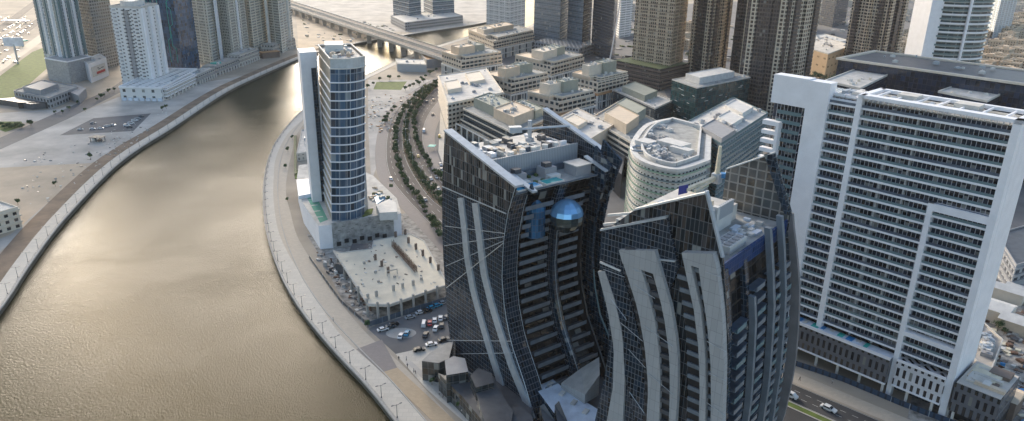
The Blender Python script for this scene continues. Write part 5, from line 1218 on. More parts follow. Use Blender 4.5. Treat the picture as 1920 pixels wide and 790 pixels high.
# sales building, lower left
P=pblock((96,205),(150,182),(30,190),0)
root=building('sales_centre','low dark and grey glazed building with stepped flat roofs left of the striped tower','building',P,9,'greylow',roof='roofgrey',boxes=((.1,.7,.3,.8,4,'grey'),),units=12,seed=99)
P=pblock((60,206),(96,203),(-4,196),0); mb=MB(); mb.prism(P,0,5); mb.build('side_wing','darkgrey',root)
P=pblock((150,196),(164,182),(128,186),0); mb=MB(); mb.prism(P,0,8); mb.build('side_wing','grey',root)
for k in range(3):
    q=G(45+k*20,203); mb=MB(); mb.box((q.x,q.y-1,0),(7,1,5.5),0); mb.build('glazed_front','black',root)
# small beige building at the left edge
P=pblock((8,452),(40,430),(-60,440),0)
P=[( -240,372),(-222,352),(-262,330),(-280,352)]
c=G(8,450); P=rect((c.x-14,c.y-6),30,26,30)
root=building('beige_flats','cream low block of flats with small balconies cut by the left edge','apartment block',P,11,'cream',roof='roofpale',units=6,seed=101,bands=(3.2,3.4,.6,'cream',.9,'balcony'))
for i,j in((0,1),(0,3)):
    a=Vector((*P[i],0)); b=Vector((*P[j],0)); d=(b-a).normalized(); n=Vector((d.y,-d.x,0)); n=n if (n.x>0 if i==0 and j==1 else n.y<0) else -n
    for k in range(6):
        for z in (.8,4.4,7.8): p=a.lerp(b,(k+.5)/6); mb=MB(); mb.box((*(p+n*.06).xy,z),(.15,1.8,1.6),math.degrees(math.atan2(d.x,d.y))); mb.build('window','glass',root)
# ------------------------------------------------------------------ bridge
a=G(548,8,14);b=G(868,112,14); d=(b-a).normalized(); a=a-d*900; b=b+d*30; n=Vector((d.y,-d.x,0))
root=thing('canal_bridge','long pale two deck road bridge crossing the canal toward the beige blocks','bridge',(*a.lerp(b,.5).xy,0))
for s_,nm in((-17,'deck'),(3,'deck')):
    mb=MB(); mb.prism([(*(a+n*s_).xy,),(*(b+n*s_).xy,),(*(b+n*(s_+14)).xy,),(*(a+n*(s_+14)).xy,)],11,13,bottom=True); dk_=mb.build(nm,'pale_concrete',root)
    mb=MB(); mb.prism([(*(a+n*(s_+.8)).xy,),(*(b+n*(s_+.8)).xy,),(*(b+n*(s_+13.2)).xy,),(*(a+n*(s_+13.2)).xy,)],13.004,13.03); mb.build('carriageway','asphaltw',dk_)
    for e_ in (0,13.5): mb=MB(); mb.prism([(*(a+n*(s_+e_)).xy,),(*(b+n*(s_+e_)).xy,),(*(b+n*(s_+e_+.5)).xy,),(*(a+n*(s_+e_+.5)).xy,)],13,14.3); mb.build('parapet','pale_concrete',dk_)
L=(b-a).length; k=0
while k*42<L:
    p=a+d*(k*42)
    for s_ in(-10,10): mb=MB(); mb.box((*(p+n*s_).xy,-4),(6,2.2,15),math.degrees(math.atan2(d.x,d.y))); mb.build('pier','concrete',root)
    k+=1
# landing building by the bridge
P=pblock((742,132),(826,138),(738,124),0)
building('striped_shed','low grey ribbed shed with beige roof by the water below the bridge','shed',pblock((745,134),(800,136),(742,124),0),8,'rib',roof='roofpale',units=4)
building('striped_shed','small grey shed with a red brown roof sheet near the bridge end','shed',pblock((800,128),(830,126),(790,116),0),9,'grey',roof='terra')
# ------------------------------------------------------------------ construction slab
root=thing('unfinished_slab','unfinished pale concrete floor slab on bare columns beside the parking lot','construction site',(*G(720,520).xy,0))
ZS=5.2
SP=roofpx([(625,470),(690,571),(730,572),(840,534),(795,452),(768,438),(700,452),(697,467),(640,474)],ZS+1)
mb=MB(); mb.prism(SP,ZS,ZS+1.,bottom=True); mb.build('floor_slab','slab',root)
mb=MB(); ring(mb,offset(SP,.1),ZS+.2,ZS+1.25,.5); mb.build('slab_edge','pale_concrete',root)
mb=MB(); mb.prism(offset(SP,-9),0,ZS-.1); mb.build('under_slab_shade','darkgrey',root)  # dark block stands in for the shade beneath the slab
for x,y in((632,478),(645,500),(658,522),(672,545),(688,568),(708,575),(728,576),(752,568),(775,560),(798,552),(820,544),(838,538),(650,490),(668,515),(682,537)):
    q=G(x,y,ZS+1); mb=MB(); mb.box((q.x,q.y,0),(.8,.8,ZS+(3. if y>540 else 1.2)),52); mb.build('column','concrete',root)
for x,y,h in((704,488,3),(716,500,3),(728,512,3),(766,456,3.2),(780,468,3.2),(793,480,3.2),(807,493,3),(822,507,3),(742,445,3),(760,440,3),(704,512,1),(710,530,1),(740,520,.8),(790,525,1.2),(683,495,1.2),(775,535,2.4),(738,545,2.5),(706,556,2.5),(690,560,2.2),(755,540,2.2)):
    q=G(x,y,ZS+1); mb=MB(); mb.box((q.x,q.y,ZS+1.),(.7,1.1,h),52); mb.build('column_stub','brownclad' if h>2.8 else 'concrete',root)
a=G(738,462,ZS+1);b=G(783,512,ZS+1); d=(b-a).normalized(); n=Vector((d.y,-d.x,0)); mb=MB(); rd=random.Random(5)
for k in range(70):
    for s_ in(0,1.0): p=a.lerp(b,k/70)+n*s_; mb.tube((p.x,p.y,ZS+1),(p.x+rd.uniform(-.1,.1),p.y,ZS+1+rd.uniform(2.8,3.8)),.07,3)
for zz_ in (1.6,2.4,3.2): mb.tube((a.x,a.y,ZS+zz_),(b.x,b.y,ZS+zz_),.08,3)
mb.build('rebar_wall','rust',root)
a=G(726,518,ZS+1);b=G(745,514,ZS+1); mb=MB(); mb.tube((a.x,a.y,ZS+3.4),(b.x,b.y,ZS+3.4),.3,4); mb.tube((a.x,a.y,ZS+1),(a.x,a.y,ZS+3.4),.2,4); mb.tube((b.x,b.y,ZS+1),(b.x,b.y,ZS+3.4),.2,4); mb.build('door_frame','concrete',root)
for k in range(46):
    rd=random.Random(k+400); q=G(rd.uniform(650,820),rd.uniform(460,550),ZS+1); 
    mb=MB(); mb.box((q.x,q.y,ZS+1.),(rd.uniform(.3,1.6),rd.uniform(.2,1.),rd.uniform(.1,.5)),rd.uniform(0,90)); mb.build('debris',('brownclad','concrete','offwhite')[k%3],root)
mb=MB(); mb.prism(roofpx([(655,470),(697,466),(697,457),(660,458)],ZS+1),ZS+.9,ZS+1.05); mb.build('slab_opening','darkgrey',root)
for k in range(90):
    rd=random.Random(k+700); t=rd.random(); q=G(598+t*90+rd.uniform(-8,18),478+t*118+rd.uniform(-6,6)); 
    if k%9==0: h=rd.uniform(1,2.2)
    else: h=rd.uniform(.1,.7)
    mb=MB(); mb.box((q.x,q.y,.01),(rd.uniform(.4,2.6),rd.uniform(.3,1.4),h),rd.uniform(0,90)); mb.build('site_rubble',('concrete','darkgrey','rust','offwhite','concrete')[k%5],root)
def fence(name,label,pts,h,mat,t=.15,post='steel'):
    P=[G(*p) for p in pts]; root=thing(name,label,'fence',(*P[0].xy,0))
    mb=MB()
    for a,b in zip(P,P[1:]):
        d=(b-a).normalized(); n=Vector((d.y,-d.x,0))*t/2; mb.prism([(*(a-n).xy,),(*(b-n).xy,),(*(b+n).xy,),(*(a+n).xy,)],.1,h)
    mb.build('panel',mat,root)
    for p,_ in at_steps(P,6)[:90]: mb=MB(); mb.box((p.x,p.y,0),(.18,.18,h+.15),0); mb.build('post',post,root)
fence('site_fence','blue grey hoarding between the unfinished slab and the parking lot',[(692,613),(846,563)],2.4,'bluemetal')
fence('site_fence','low dark site fence along the beige walkway beside the unfinished slab',[(580,484),(640,568),(692,613)],1.5,'darkgrey')
fence('street_hoarding','long printed dark blue hoarding on the pavement below the white slab tower',[(1478,682),(1580,716),(1690,762),(1790,800)],2.2,'hoard')
# ------------------------------------------------------------------ low city in the distance and yards
rd=random.Random(21); n_=0
spots=[]
for x0,x1,y0,y1,num,mt in ((1500,1580,22,50,10,'villa2'),(1660,1712,70,115,14,'villa'),(1820,1930,38,140,60,'villa'),(1860,1990,100,260,30,'villa'),(1500,1720,2,40,26,'villa2'),(1840,2000,0,50,24,'villa2'),(1130,1180,2,40,8,'villa2'),(1100,1480,-40,2,26,'villa2'),(1280,1300,60,100,3,'villa')):
    for k in range(num):
        for tr in range(30):
            x=rd.uniform(x0,x1); y=rd.uniform(y0,y1); q=G(x,y)
            if all((q-s_).length>26 for s_ in spots): spots.append(q); break
        else: continue
        h=rd.uniform(8,15); P=rect((q.x,q.y),48+rd.uniform(-5,5),rd.uniform(13,20),rd.uniform(14,22))
        col={'villa':'tan','villa2':'pale'}[mt]
        r=thing('low_house','low %s flat roofed house in the crowded quarter at the upper right'%col,'house',(q.x,q.y,0),'low flat roofed houses in the distance')
        mb=MB(); mb.prism(P,0,h); mb.build('wall',mt,r); mb=MB(); ring(mb,offset(P,.2),h-.2,h+.9,.6); mb.build('parapet','beige' if mt=='villa' else 'cream',r)
        mb=MB(); c=cen(P); mb.box((c.x+rd.uniform(-3,3),c.y+rd.uniform(-3,3),h),(rd.uniform(4,7),rd.uniform(4,7),rd.uniform(2,3.4)),48); mb.build('stair_house','beige' if mt=='villa' else 'cream',r)
P=pblock((1555,142),(1578,126),(1497,128),0)
r=building('tan_mall','large plain tan building with a curved sandy facade behind the brown towers','building',pblock((1545,150),(1590,130),(1490,130),0),28,facade('tan wall few windows',(.60,.42,.25),(.25,.17,.1),14.,9.,.35,.2,jit=.01),roof='roofpale',units=14,seed=60)
building('white_low_mall','long low white curved roof building behind the tan mall','building',pblock((1545,98),(1590,90),(1500,84),0),10,'roofblue',units=16,seed=61)
for k,(x,y,w_,d_,h_,m_,lab) in enumerate(((1842,590,12,20,6,'cream','long cream gabled shed in the yard right of the white slab tower'),(1885,560,7,14,5,'cream','cream shed next to the teal hut'),(1868,588,6,9,4.5,'tealglass','small teal and white hut in the yard'),(1905,620,9,12,5,'beige','beige hut with pale roof at the right edge'),(1905,560,7,9,5,'white','small white hut at the right edge of the yard'),(1880,770,10,8,7,'brownclad','small kiosk building with a tan awning at the lower right'))):
    q=G(x,y); az=48; e2=dirv(az); e1=Vector((e2.y,-e2.x,0)); C_=Vector((q.x,q.y,0))
    r=thing('site_shed',lab,'shed',(q.x,q.y,0)); mb=MB(); mb.box((q.x,q.y,0),(w_,d_,h_),az-90); mb.build('wall',m_,r)
    ax=dirv(az-90); bx=Vector((ax.y,-ax.x,0)); mb=MB(); r0=C_+ax*(-d_/2-.4); r1=C_+ax*(d_/2+.4)
    for s_ in(-1,1):
        p=[r0,r1,r1+bx*s_*(w_/2+.4),r0+bx*s_*(w_/2+.4)]; z_=[h_+1.8,h_+1.8,h_+.02,h_+.02]; pts=[(v.x,v.y,z) for v,z in zip(p,z_)]
        mb.face(pts if s_<0 else pts[::-1])
    for e_ in(r0,r1): mb.face([(e_.x,e_.y,h_+1.7),(*(e_+bx*w_/2).xy,h_),(*(e_-bx*w_/2).xy,h_)])
    mb.build('roof','offwhite' if k!=5 else 'beige',r)
r=thing('flat_sheet_board','white sheeted board leaning beside the kiosk at the lower right','board',(*G(1865,780).xy,0)); q=G(1866,782); mb=MB(); mb.box((q.x,q.y,0),(.4,7,6.5),95); mb.build('panel','offwhite',r)
building('unfinished_block','tan unfinished low block with flat debris covered roof right of the white slab tower','building',pblock((1855,705),(1880,640),(1815,665),9),9,'sandw',roof='sandw',units=26,seed=66)
building('dark_garage','dark open deck garage at the right edge beyond the white slab tower','garage',pblock((1905,500),(2000,470),(1868,440),14),14,'greylow',roof='darkgrey',bands=(2,3.5,.8,'grey',1.,'deck'))
rd=random.Random(77)
for k in range(60):
    q=G(rd.uniform(1800,1960),rd.uniform(640,800)); m_=('offwhite','rust','brownclad','concrete','yellow','blue')[k%6]
    mb=MB(); mb.box((q.x,q.y,.02),(rd.uniform(.8,3),rd.uniform(.6,2.4),rd.uniform(.3,1.6)),rd.uniform(0,90)); o=mb.build('building_material',m_); tag(o,'stacked building material lying in the yard at the lower right','building material','piles of building material in the yard')
HAZE=.00004
# ------------------------------------------------------------------ street furniture, planting, vehicles, people
def lamp_proto(name,label,group,h,double,mat):
    r=thing(name,label,'street lamp',(0,0,0),group)
    mb=MB(); mb.tube((0,0,0),(0,0,.5),.22,6); mb.tube((0,0,.5),(0,0,h),.11,6,.07); mb.build('pole',mat,r)
    for s in ((-1,1) if double else (1,)):
        mb=MB(); mb.tube((0,0,h*.92),(s*1.3,0,h),.07,4); mb.build('arm',mat,r); mb=MB(); mb.box((s*1.5,0,h-.12),(.8,.35,.16)); mb.build('lamp_head',mat,r)
    return r
def place(proto,first,p,az,label=None,group=None,z=0,s=1):
    o=proto if first else copy_tree(proto)
    o.location=(p.x,p.y,z); o.rotation_euler=(0,0,-R(az))
    if s!=1: o.scale=(s,s,s)
    if label: o['label']=label
    if group: o['group']=group
    return o
lp=lamp_proto('promenade_lamp','slim dark double headed lamp post at the water edge of the right promenade','lamp posts along the right promenade',5.2,True,'darkgrey')
for i,(p,d) in enumerate(at_steps(offs(RBs,1.2)[12:96],13)): place(lp,i==0,p,math.degrees(math.atan2(d.x,d.y)))
lp2=lamp_proto('promenade_lamp','slim dark double headed lamp post on the left bank promenade','lamp posts along the left promenade',5.2,True,'darkgrey')
for i,(p,d) in enumerate(at_steps(offs(LBs,-1.4)[6:100],17)): place(lp2,i==0,p,math.degrees(math.atan2(d.x,d.y)))
lp3=lamp_proto('road_lamp','tall double headed lamp post in the planted median of the curved road','lamp posts in the median of the curved road',10,True,'steel')
MC=[((a[0]+b[0])/2,(a[1]+b[1])/2) for a,b in zip(LCR,RCL)]
for i,(p,d) in enumerate(at_steps(wp(MC),32,5)[:14]): place(lp3,i==0,p,math.degrees(math.atan2(d.x,d.y)))
# railing
for B,sg,nm in((RBs,1,'right'),(LBs,-1,'left')):
    L=offs(B,.3*sg)[8:100]; mb=MB()
    for z in (.75,1.2): 
        for a,b in zip(L,L[1:]): mb.tube((a.x,a.y,z),(b.x,b.y,z),.035,3)
    for p,_ in at_steps(L,2.5): mb.tube((p.x,p.y,.2),(p.x,p.y,1.2),.03,3)
    tag(mb.build('quay_railing','darkgrey'),'thin dark railing on the quay edge of the %s bank'%nm,'railing')
# trees
def tree_mesh(seed,h,r,n,mat,palm=False):
    rd=random.Random(seed); t=MB(); t.tube((0,0,0),(rd.uniform(-.1,.1),0,h*.62),.2*h/6,6,.1*h/6)
    c=MB()
    if palm:
        for k in range(16):
            a=k*2.4; L=r*rd.uniform(.8,1.1); w=.35; p=Vector((0,0,h*.62)); dr=Vector((math.cos(a),math.sin(a),0)); sd=Vector((-dr.y,dr.x,0))*w; el=rd.uniform(.1,.9)
            for j in range(4):
                q=Vector((0,0,h*.62))+dr*L*(j+1)/4+Vector((0,0,L*(el*(j+1)/4-.9*((j+1)/4)**2))); c.face([p-sd,q-sd*.8,q+sd*.8,p+sd]); p=q
    else:
        lobes=[(Vector((rd.uniform(-.55,.55)*r,rd.uniform(-.55,.55)*r,h*.62+rd.uniform(-.1,.55)*r)),r*rd.uniform(.38,.62)) for _ in range(7)]
        for l,_ in lobes[:4]: t.tube((0,0,h*.5),l,.09*h/6,4,.03)
        for k in range(n):
            l,lr=rd.choice(lobes); d=Vector((rd.gauss(0,1),rd.gauss(0,1),rd.gauss(0,.8))).normalized(); p=l+d*lr*rd.uniform(.5,1.05)
            x=(d.orthogonal().normalized()*rd.uniform(.14,.3)); y=d.cross(x).normalized()*rd.uniform(.14,.3); x+=d*rd.uniform(-.12,.12)
            c.face([p-x-y,p+x-y,p+x+y,p-x+y])
    return t,c
def tree_proto(name,label,cat,group,seed,h,r,n,mat='leaf',palm=False):
    ro=thing(name,label,cat,(0,0,0),group); t,c=tree_mesh(seed,h,r,n,mat,palm); t.build('trunk','trunk',ro); c.build('crown',mat,ro); return ro
lab='small dense green tree in the planted median of the curved road'; gr='trees in the median of the curved road'
protos=[tree_proto('median_tree',lab,'tree',gr,s,rd_[0],rd_[1],420,rd_[2]) for s,rd_ in ((1,(4.6,2.4,'leaf')),(2,(5.4,2.9,'leaf2')),(3,(3.6,2.1,'leaf')),(4,(5.,2.6,'leaf')))]
used=set(); rd=random.Random(8)
a_=resamp(wp(LCR),200); b_=resamp(wp(RCL),200); mc=[a.lerp(b,.5) for a,b in zip(a_,b_)]; wd=[(a-b).length for a,b in zip(a_,b_)]
i0=0
dist=0; last=None
for i,p in enumerate(mc):
    if last is not None and (p-last).length<3.3: continue
    last=p; t=(mc[min(i+1,199)]-mc[max(0,i-1)]).normalized(); n=Vector((t.y,-t.x,0))
    for s_ in ((-.27,0,.27) if wd[i]>6 else (-.15,.15)):
        if rd.random()<.12: continue
        k=rd.randrange(4); pr=protos[k]; place(pr,k not in used,p+n*(s_*wd[i]+rd.uniform(-.5,.5))+t*rd.uniform(-1,1),rd.uniform(0,360),s=rd.uniform(.65,1.2),z=.14); used.add(k)
mb=MB(); rd=random.Random(4)
for i in range(0,199):
    if wd[i]<1.5: continue
    for k in range(26):
        p=a_[i].lerp(b_[i],rd.uniform(.06,.94))+Vector((rd.uniform(-1,1),rd.uniform(-1,1),.2+rd.random()*.6)); x=Vector((rd.uniform(-.3,.3),rd.uniform(-.3,.3),rd.uniform(-.15,.15))); y=Vector((-x.y,x.x,rd.uniform(-.2,.2))); mb.face([p-x-y,p+x-y,p+x+y,p-x+y])
tag(mb.build('median_shrubs','leaf2'),'low green shrubs covering the ground of the planted median','shrubs',kind='stuff')
pt=tree_proto('roadside_tree','round green tree on the pavement left of the curved road','tree','trees left of the curved road',11,4.6,2.3,380)
fst=True
for x,y in((728,218),(735,212),(740,206),(724,226),(722,234),(775,163),(782,157),(790,150),(798,146),(806,141),(760,170),(768,166),(700,160),(712,152),(730,150),(748,148),(690,166),(812,137),(818,134),(794,155),(786,161)):
    place(pt,fst,G(x,y),x*7%360,s=.8+((x*13)%7)/12); fst=False
pt=tree_proto('plaza_tree','small dark tree in the planting row of the lower promenade','tree','small trees on the lower promenade',12,3.2,1.3,260); fst=True
for x,y in((810,722),(862,768),(548,262),(540,285),(539,378),(536,316),(690,614)):
    place(pt,fst,G(x,y),x*7%360,s=.8+((x*13)%7)/14); fst=False
pt=tree_proto('left_bank_tree','small dark tree beside the road on the left bank','tree','small trees on the left bank',13,4,1.7,240); fst=True
for x,y in((104,350),(170,300),(305,208),(312,205),(160,210),(146,196),(130,208),(118,214),(104,215),(190,186),(196,182),(182,190),(60,237),(205,176),(215,172),(34,384),(16,410),(57,237)):
    place(pt,fst,G(x,y),x*7%360,s=.8+((x*13)%7)/12); fst=False
pt=tree_proto('park_tree','broad green tree in the belt between the brown towers and the tan mall','tree','trees around the tan mall',14,8,4.5,420); fst=True
for x,y in [(1500+k*9,150+((k*37)%9)) for k in range(9)]+[(1420+k*7,60+k*5) for k in range(4)]+[(1290+k*6,112+k*2) for k in range(5)]+[(1870+(k%3)*12,600+k*7) for k in range(5)]+[(1862,588),(1878,600)]:
    sc_=1. if y<200 else .45
    place(pt,fst,G(x,y),x*7%360,s=sc_*(.8+((x*13)%7)/12)); fst=False
pt=tree_proto('low_shrub','dense dark shrub patch tree on the lawn at the left edge','tree','shrubs on the left lawn',15,3,2.4,260); fst=True
for k in range(10): place(pt,fst,G(4+k*4.2,236+((k*5)%7)),k*40,s=.9); fst=False
# cars
def car_body(col,van=False,L=4.6,W=1.8,H=1.45):
    """side profile swept across the width, y forward"""
    b=MB()
    if van: prof=[(-L/2,.35),(-L/2,1.0),(-L/2+.1,1.95),(L/2-1.3,1.95),(L/2-.55,1.15),(L/2,1.0),(L/2,.35)]; gl=[(-L/2+.3,1.15,-L/2+.35,1.75),(L/2-.75,1.15,L/2-1.3,1.75)]
    else: prof=[(-L/2,.35),(-L/2,.85),(-L/2+.6,.95),(-L/2+1.05,H),(L/2-1.9,H),(L/2-1.2,.95),(L/2-.1,.78),(L/2,.35)]
    n=len(prof)
    def wd_(y,z): return W/2*(1-.16*max(0,z-.95)/.5) * (1-.06*max(0,abs(y)-L/2+.5)/.5)
    Lf=[(-wd_(y,z),y,z) for y,z in prof]; Rt=[(wd_(y,z),y,z) for y,z in prof]
    for i in range(n):
        j=(i+1)%n; b.face([Lf[i],Rt[i],Rt[j],Lf[j]][::-1])
    from mathutils.geometry import tessellate_polygon as tp_
    for t in tp_([[Vector((y,z,0)) for y,z in prof]]):
        for S,sg in((Lf,-1),(Rt,1)):
            q=[Vector(S[k]) for k in t]; nn=(q[1]-q[0]).cross(q[2]-q[0]); b.face(q if nn.x*sg>0 else q[::-1])
    g=MB(); 
    if van:
        for s_ in(-1,1): x=s_*(W/2*.93); g.face([(x,-L/2+.5,1.2),(x,L/2-1.2,1.2),(x*.96,L/2-1.5,1.75),(x*.96,-L/2+.5,1.75)])
        g.face([(-.75,L/2-.72,1.3),(.75,L/2-.72,1.3),(.68,L/2-1.22,1.86),(-.68,L/2-1.22,1.86)])
    else:
        for s_ in(-1,1): g.face([(s_*(W/2+.005),-L/2+.8,1.0),(s_*(W/2+.005),L/2-1.35,1.0),(s_*(W/2*.88),L/2-1.85,H-.06),(s_*(W/2*.88),-L/2+1.1,H-.06)])
        g.face([(-.78,L/2-1.22,.99),(.78,L/2-1.22,.99),(.66,L/2-1.84,H-.02),(-.66,L/2-1.84,H-.02)]); g.face([(-.74,-L/2+.62,.99),(-.64,-L/2+1.02,H-.03),(.64,-L/2+1.02,H-.03),(.74,-L/2+.62,.99)])
        for f_ in range(len(g.v)): v=g.v[f_]; g.v[f_]=(v[0]*1.01,v[1]+(.03 if v[1]>0 else -.03),v[2]+.02)
    return b,g,L,W
def car_proto(mat,van=False):
    r=thing('parked_van' if van else 'parked_car','x','van' if van else 'car',(0,0,0)); b,g,L,W=car_body(mat,van,5. if van else 4.6,1.95 if van else 1.82); b.build('body',mat,r); g.build('window','glass',r)
    w=MB(); w.tube((-.1,0,0),(.1,0,0),.34,10); w0=None
    for x in(-W/2+.08,W/2-.08):
        for y in(-L/2+.85,L/2-.85):
            if w0 is None: o=w0=w.build('wheel','tyre',r)
            else: o=w0.copy(); COL.objects.link(o); o.parent=r
            o.location=(x,y,.34)
    h=MB(); h.box((0,0,0),(.3,.08,.14))
    h0=None
    for x in(-W/2+.3,W/2-.3):
        if h0 is None: o=h0=h.build('headlight','lamp',r)
        else: o=h0.copy(); COL.objects.link(o); o.parent=r
        o.location=(x,L/2+.0,.66)
    return r
for nm,c in (('cwhite',(.75,.75,.75)),('cblack',(.015,.015,.018)),('csilver',(.38,.4,.42)),('cred',(.45,.02,.03)),('cblue',(.03,.3,.5)),('cdark',(.06,.08,.1)),('ctan',(.45,.38,.27)),('cyellow',(.65,.42,.08))):
    m=plain('car paint '+nm,c,.25,.03,.5); M[nm]=m
PR={}
def car(kind,px,py,az,label,group,van=False,s=1):
    key=(kind,van); p=G(px,py)
    if key not in PR: PR[key]=car_proto(kind,van); first=True
    else: first=False
    src=PR[key]; o=src if first else copy_tree(src)
    o.location=(p.x,p.y,.02); o.rotation_euler=(0,0,-R(az)); o['label']=label; o['group']=group; o.scale=(s,s,s); return o
PG='cars in the small parking lot'
for kind,x,y,az,lab,van in (('cwhite',718,620,62,'white car at the left corner of the parking lot by the hoarding end',0),('cdark',731,615,60,'dark car just right of the corner white car, against the hoarding',0),('cblack',738,611,55,'black car beside the hoarding, second of the two dark cars at the corner',0),('csilver',769,597,60,'silver car alone along the middle of the hoarding',0),('cwhite',789,588,60,'white car along the hoarding, left of the black one',0),('cblack',801,585,55,'black car between the white and blue cars at the hoarding',0),('cblue',810,579,55,'bright blue car along the hoarding, left one of two blue cars',0),('cblue',820,575,55,'bright blue car along the hoarding, right one of two blue cars',0),('csilver',831,570,55,'silver car at the hoarding end beside the curved tower',0),
  ('cwhite',795,610,0,'white van in the middle row of the parking lot',1),('cred',806,608,-5,'red car in the middle row of the parking lot',0),('cwhite',815,603,-5,'white car just right of the red car',0),('cwhite',826,599,-5,'white car second to the right of the red car',0),('cdark',838,597,30,'dark teal car at the right end of the middle row',0),('cwhite',817,618,5,'white car standing behind the red car',0),('cblack',828,613,-5,'black car behind the middle row beside the tower',0),('cblack',798,630,5,'black car standing alone below the white van',0),('cwhite',752,632,8,'white car on the turning island side, left of the blue one',0),('cblue',763,627,5,'small blue car beside the white car on the turning island side',0),('cblack',786,658,70,'black car at the lower edge of the parking lot',0),('cwhite',809,648,70,'long white car at the lower edge of the parking lot',0),('cblack',832,639,60,'black car near the foot of the curved tower',0)):
    car(kind,x,y,az,lab,PG,bool(van))
def tang(P,x,y):
    W_=catmull(wp(P)); q=G(x,y); i=min(range(len(W_)-1),key=lambda k:(W_[k]-q).length); d=(W_[i+1]-W_[i]); return math.degrees(math.atan2(d.x,d.y))
RG='vehicles on the curved road'
for kind,x,y,pth,fl,lab,van in (('cwhite',755,205,LCR,1,'white van on the left carriageway near the small trees',1),('cwhite',733,337,LCL,0,'white car on the outer lane left of the curved road',0),('cwhite',769,351,LCR,0,'white car in the middle of the left carriageway',0),('csilver',797,376,LCR,0,'silver car nearest the dark tower on the left carriageway',0),('cwhite',743,262,LCR,1,'white car high on the left carriageway',0),
  ('cdark',800,192,RCR,0,'dark car at the upper bend of the right carriageway',0),('ctan',812,189,RCR,0,'tan car at the upper bend beside the kerb',0),('cblack',811,216,RCR,0,'black car on the service lane near the beige apartments',0),('ctan',780,252,RCR,0,'tan car on the right carriageway above the dark one',0),('cblack',779,264,RCR,0,'black car on the right carriageway level with the green awning',0),('cyellow',784,295,RCR,0,'yellow and dark taxi on the right carriageway',0),('cwhite',808,337,RCR,0,'white car on the right carriageway, left of a pair',0),('cwhite',818,334,RCR,0,'white car on the right carriageway, right of a pair',0),('cwhite',822,356,RCR,0,'white car on the right carriageway nearest the dark tower',0),('csilver',828,320,RCR,0,'silver car at the kerb beside the dark tower',0),('cwhite',826,310,RCR,0,'white car parked nose in near the service lane',0),('cred',822,328,RCR,0,'red car parked near the service lane',0),('cwhite',792,337,RCR,0,'white car close to the planted median',0),('cwhite',795,248,RCR,0,'long white minibus on the service lane',1),('cyellow',824,258,RCR,0,'yellow pickup on the pale forecourt of the apartments',1)):
    car(kind,x,y,tang(pth,x,y)+(180 if fl else 0),lab,RG,bool(van),1.25 if 'minibus' in lab else 1.05)
LG='cars in the sandy lot on the left bank'
for k,(x,y,az,kd,v) in enumerate(((151,244,80,'cwhite',0),(174,243,75,'cwhite',0),(189,242,75,'cwhite',0),(201,238,70,'cwhite',0),(206,237,70,'csilver',0),(212,236,70,'cwhite',0),(175,232,80,'csilver',0),(238,237,60,'cwhite',1),(246,233,60,'cwhite',1),(253,228,60,'cwhite',1),(259,225,60,'csilver',1),(243,240,70,'cdark',0),(265,220,60,'cdark',0))):
    desc=('leftmost','second from left in the front row','third from left in the front row','fourth in the front row','just right of the fourth in the front row','last in the front row','alone in the back row','lowest of the four vans','second lowest of the four vans','third lowest of the four vans','highest of the four vans','beside the lowest van','nearest the promenade')[k]
    car(kd,x,y,az,('white' if kd=='cwhite' else 'silver' if kd=='csilver' else 'dark')+(' van ' if v else ' car ')+desc+', sandy left bank lot',LG,bool(v))
SG='vehicles on the lower street'
car('cwhite',1553,769,-43+180,'white four wheel drive car driving on the lower street','vehicles on the lower street',False,1.15)
car('cwhite',1481,744,-43+180,'white pickup partly hidden by the near curved tower on the lower street','vehicles on the lower street',True,1.05)
for k,(x,y) in enumerate(((1893,326),(1903,331),(1912,337),(1897,310),(1907,315),(1917,320),(1900,295),(1911,300),(1890,343),(1902,349),(1913,354))):
    car(('cwhite','csilver','cdark')[k%3],x,y,48,('white','silver','dark')[k%3]+' car in the packed lot at the right edge','cars in the packed lot at the right edge')
# far fields of parked cars: one mesh each
FM={}
for kd in ('cwhite','csilver','cdark','ctan'):
    b,g,L,W=car_body(kd); n0=len(b.v); b.v+=g.v; b.f+=[[i+n0 for i in f] for f in g.f]; b.uv+=g.uv; b.mi+=[1]*len(g.f)
    FM[kd]=b.build('parked_car',[kd,'glass']); FM[kd]['group']='cars parked in the far field'; FM[kd]['category']='car'; FM[kd]['label']={'cwhite':'tiny white','csilver':'tiny silver','cdark':'tiny dark','ctan':'tiny tan'}[kd]+' car parked in the crowded dirt field by the highway'
rd=random.Random(31); usedf=set(); n=0
A_=G(-40,128);B_=G(95,30); d=(B_-A_).normalized(); nn_=Vector((-d.y,d.x,0)); azf=math.degrees(math.atan2(d.x,d.y))
for row in range(-8,30):
    for k in range(0,60):
        p=A_+d*(k*9.+row*2)+nn_*(row*13-30)+Vector((rd.uniform(-1.5,1.5),rd.uniform(-1.5,1.5),0))
        if rd.random()<.45: continue
        # keep only those inside the frame
        c=Vector((p.x,p.y,-CH)); dz=c.y*math.cos(TH)-c.z*math.sin(TH); u=960+c.x/dz*CF; v=395+(-c.z*math.cos(TH)-c.y*math.sin(TH))/dz*CF
        if not(-8<u<88 and -6<v<175): continue
        if (row*13-30)%40<9: continue
        if u>30+ (130-v)*.38 : continue
        if n>=220: continue
        kd=rd.choice(('cwhite','cwhite','csilver','cdark','ctan','cwhite')); src=FM[kd]; o=src if kd not in usedf else src.copy()
        if kd in usedf: COL.objects.link(o)
        usedf.add(kd); o.location=(p.x,p.y,.03); o.rotation_euler=(0,0,-R(azf+rd.choice((0,90)))); o.scale=(1.1,1.1,1.1); n+=1
print('far cars',n)
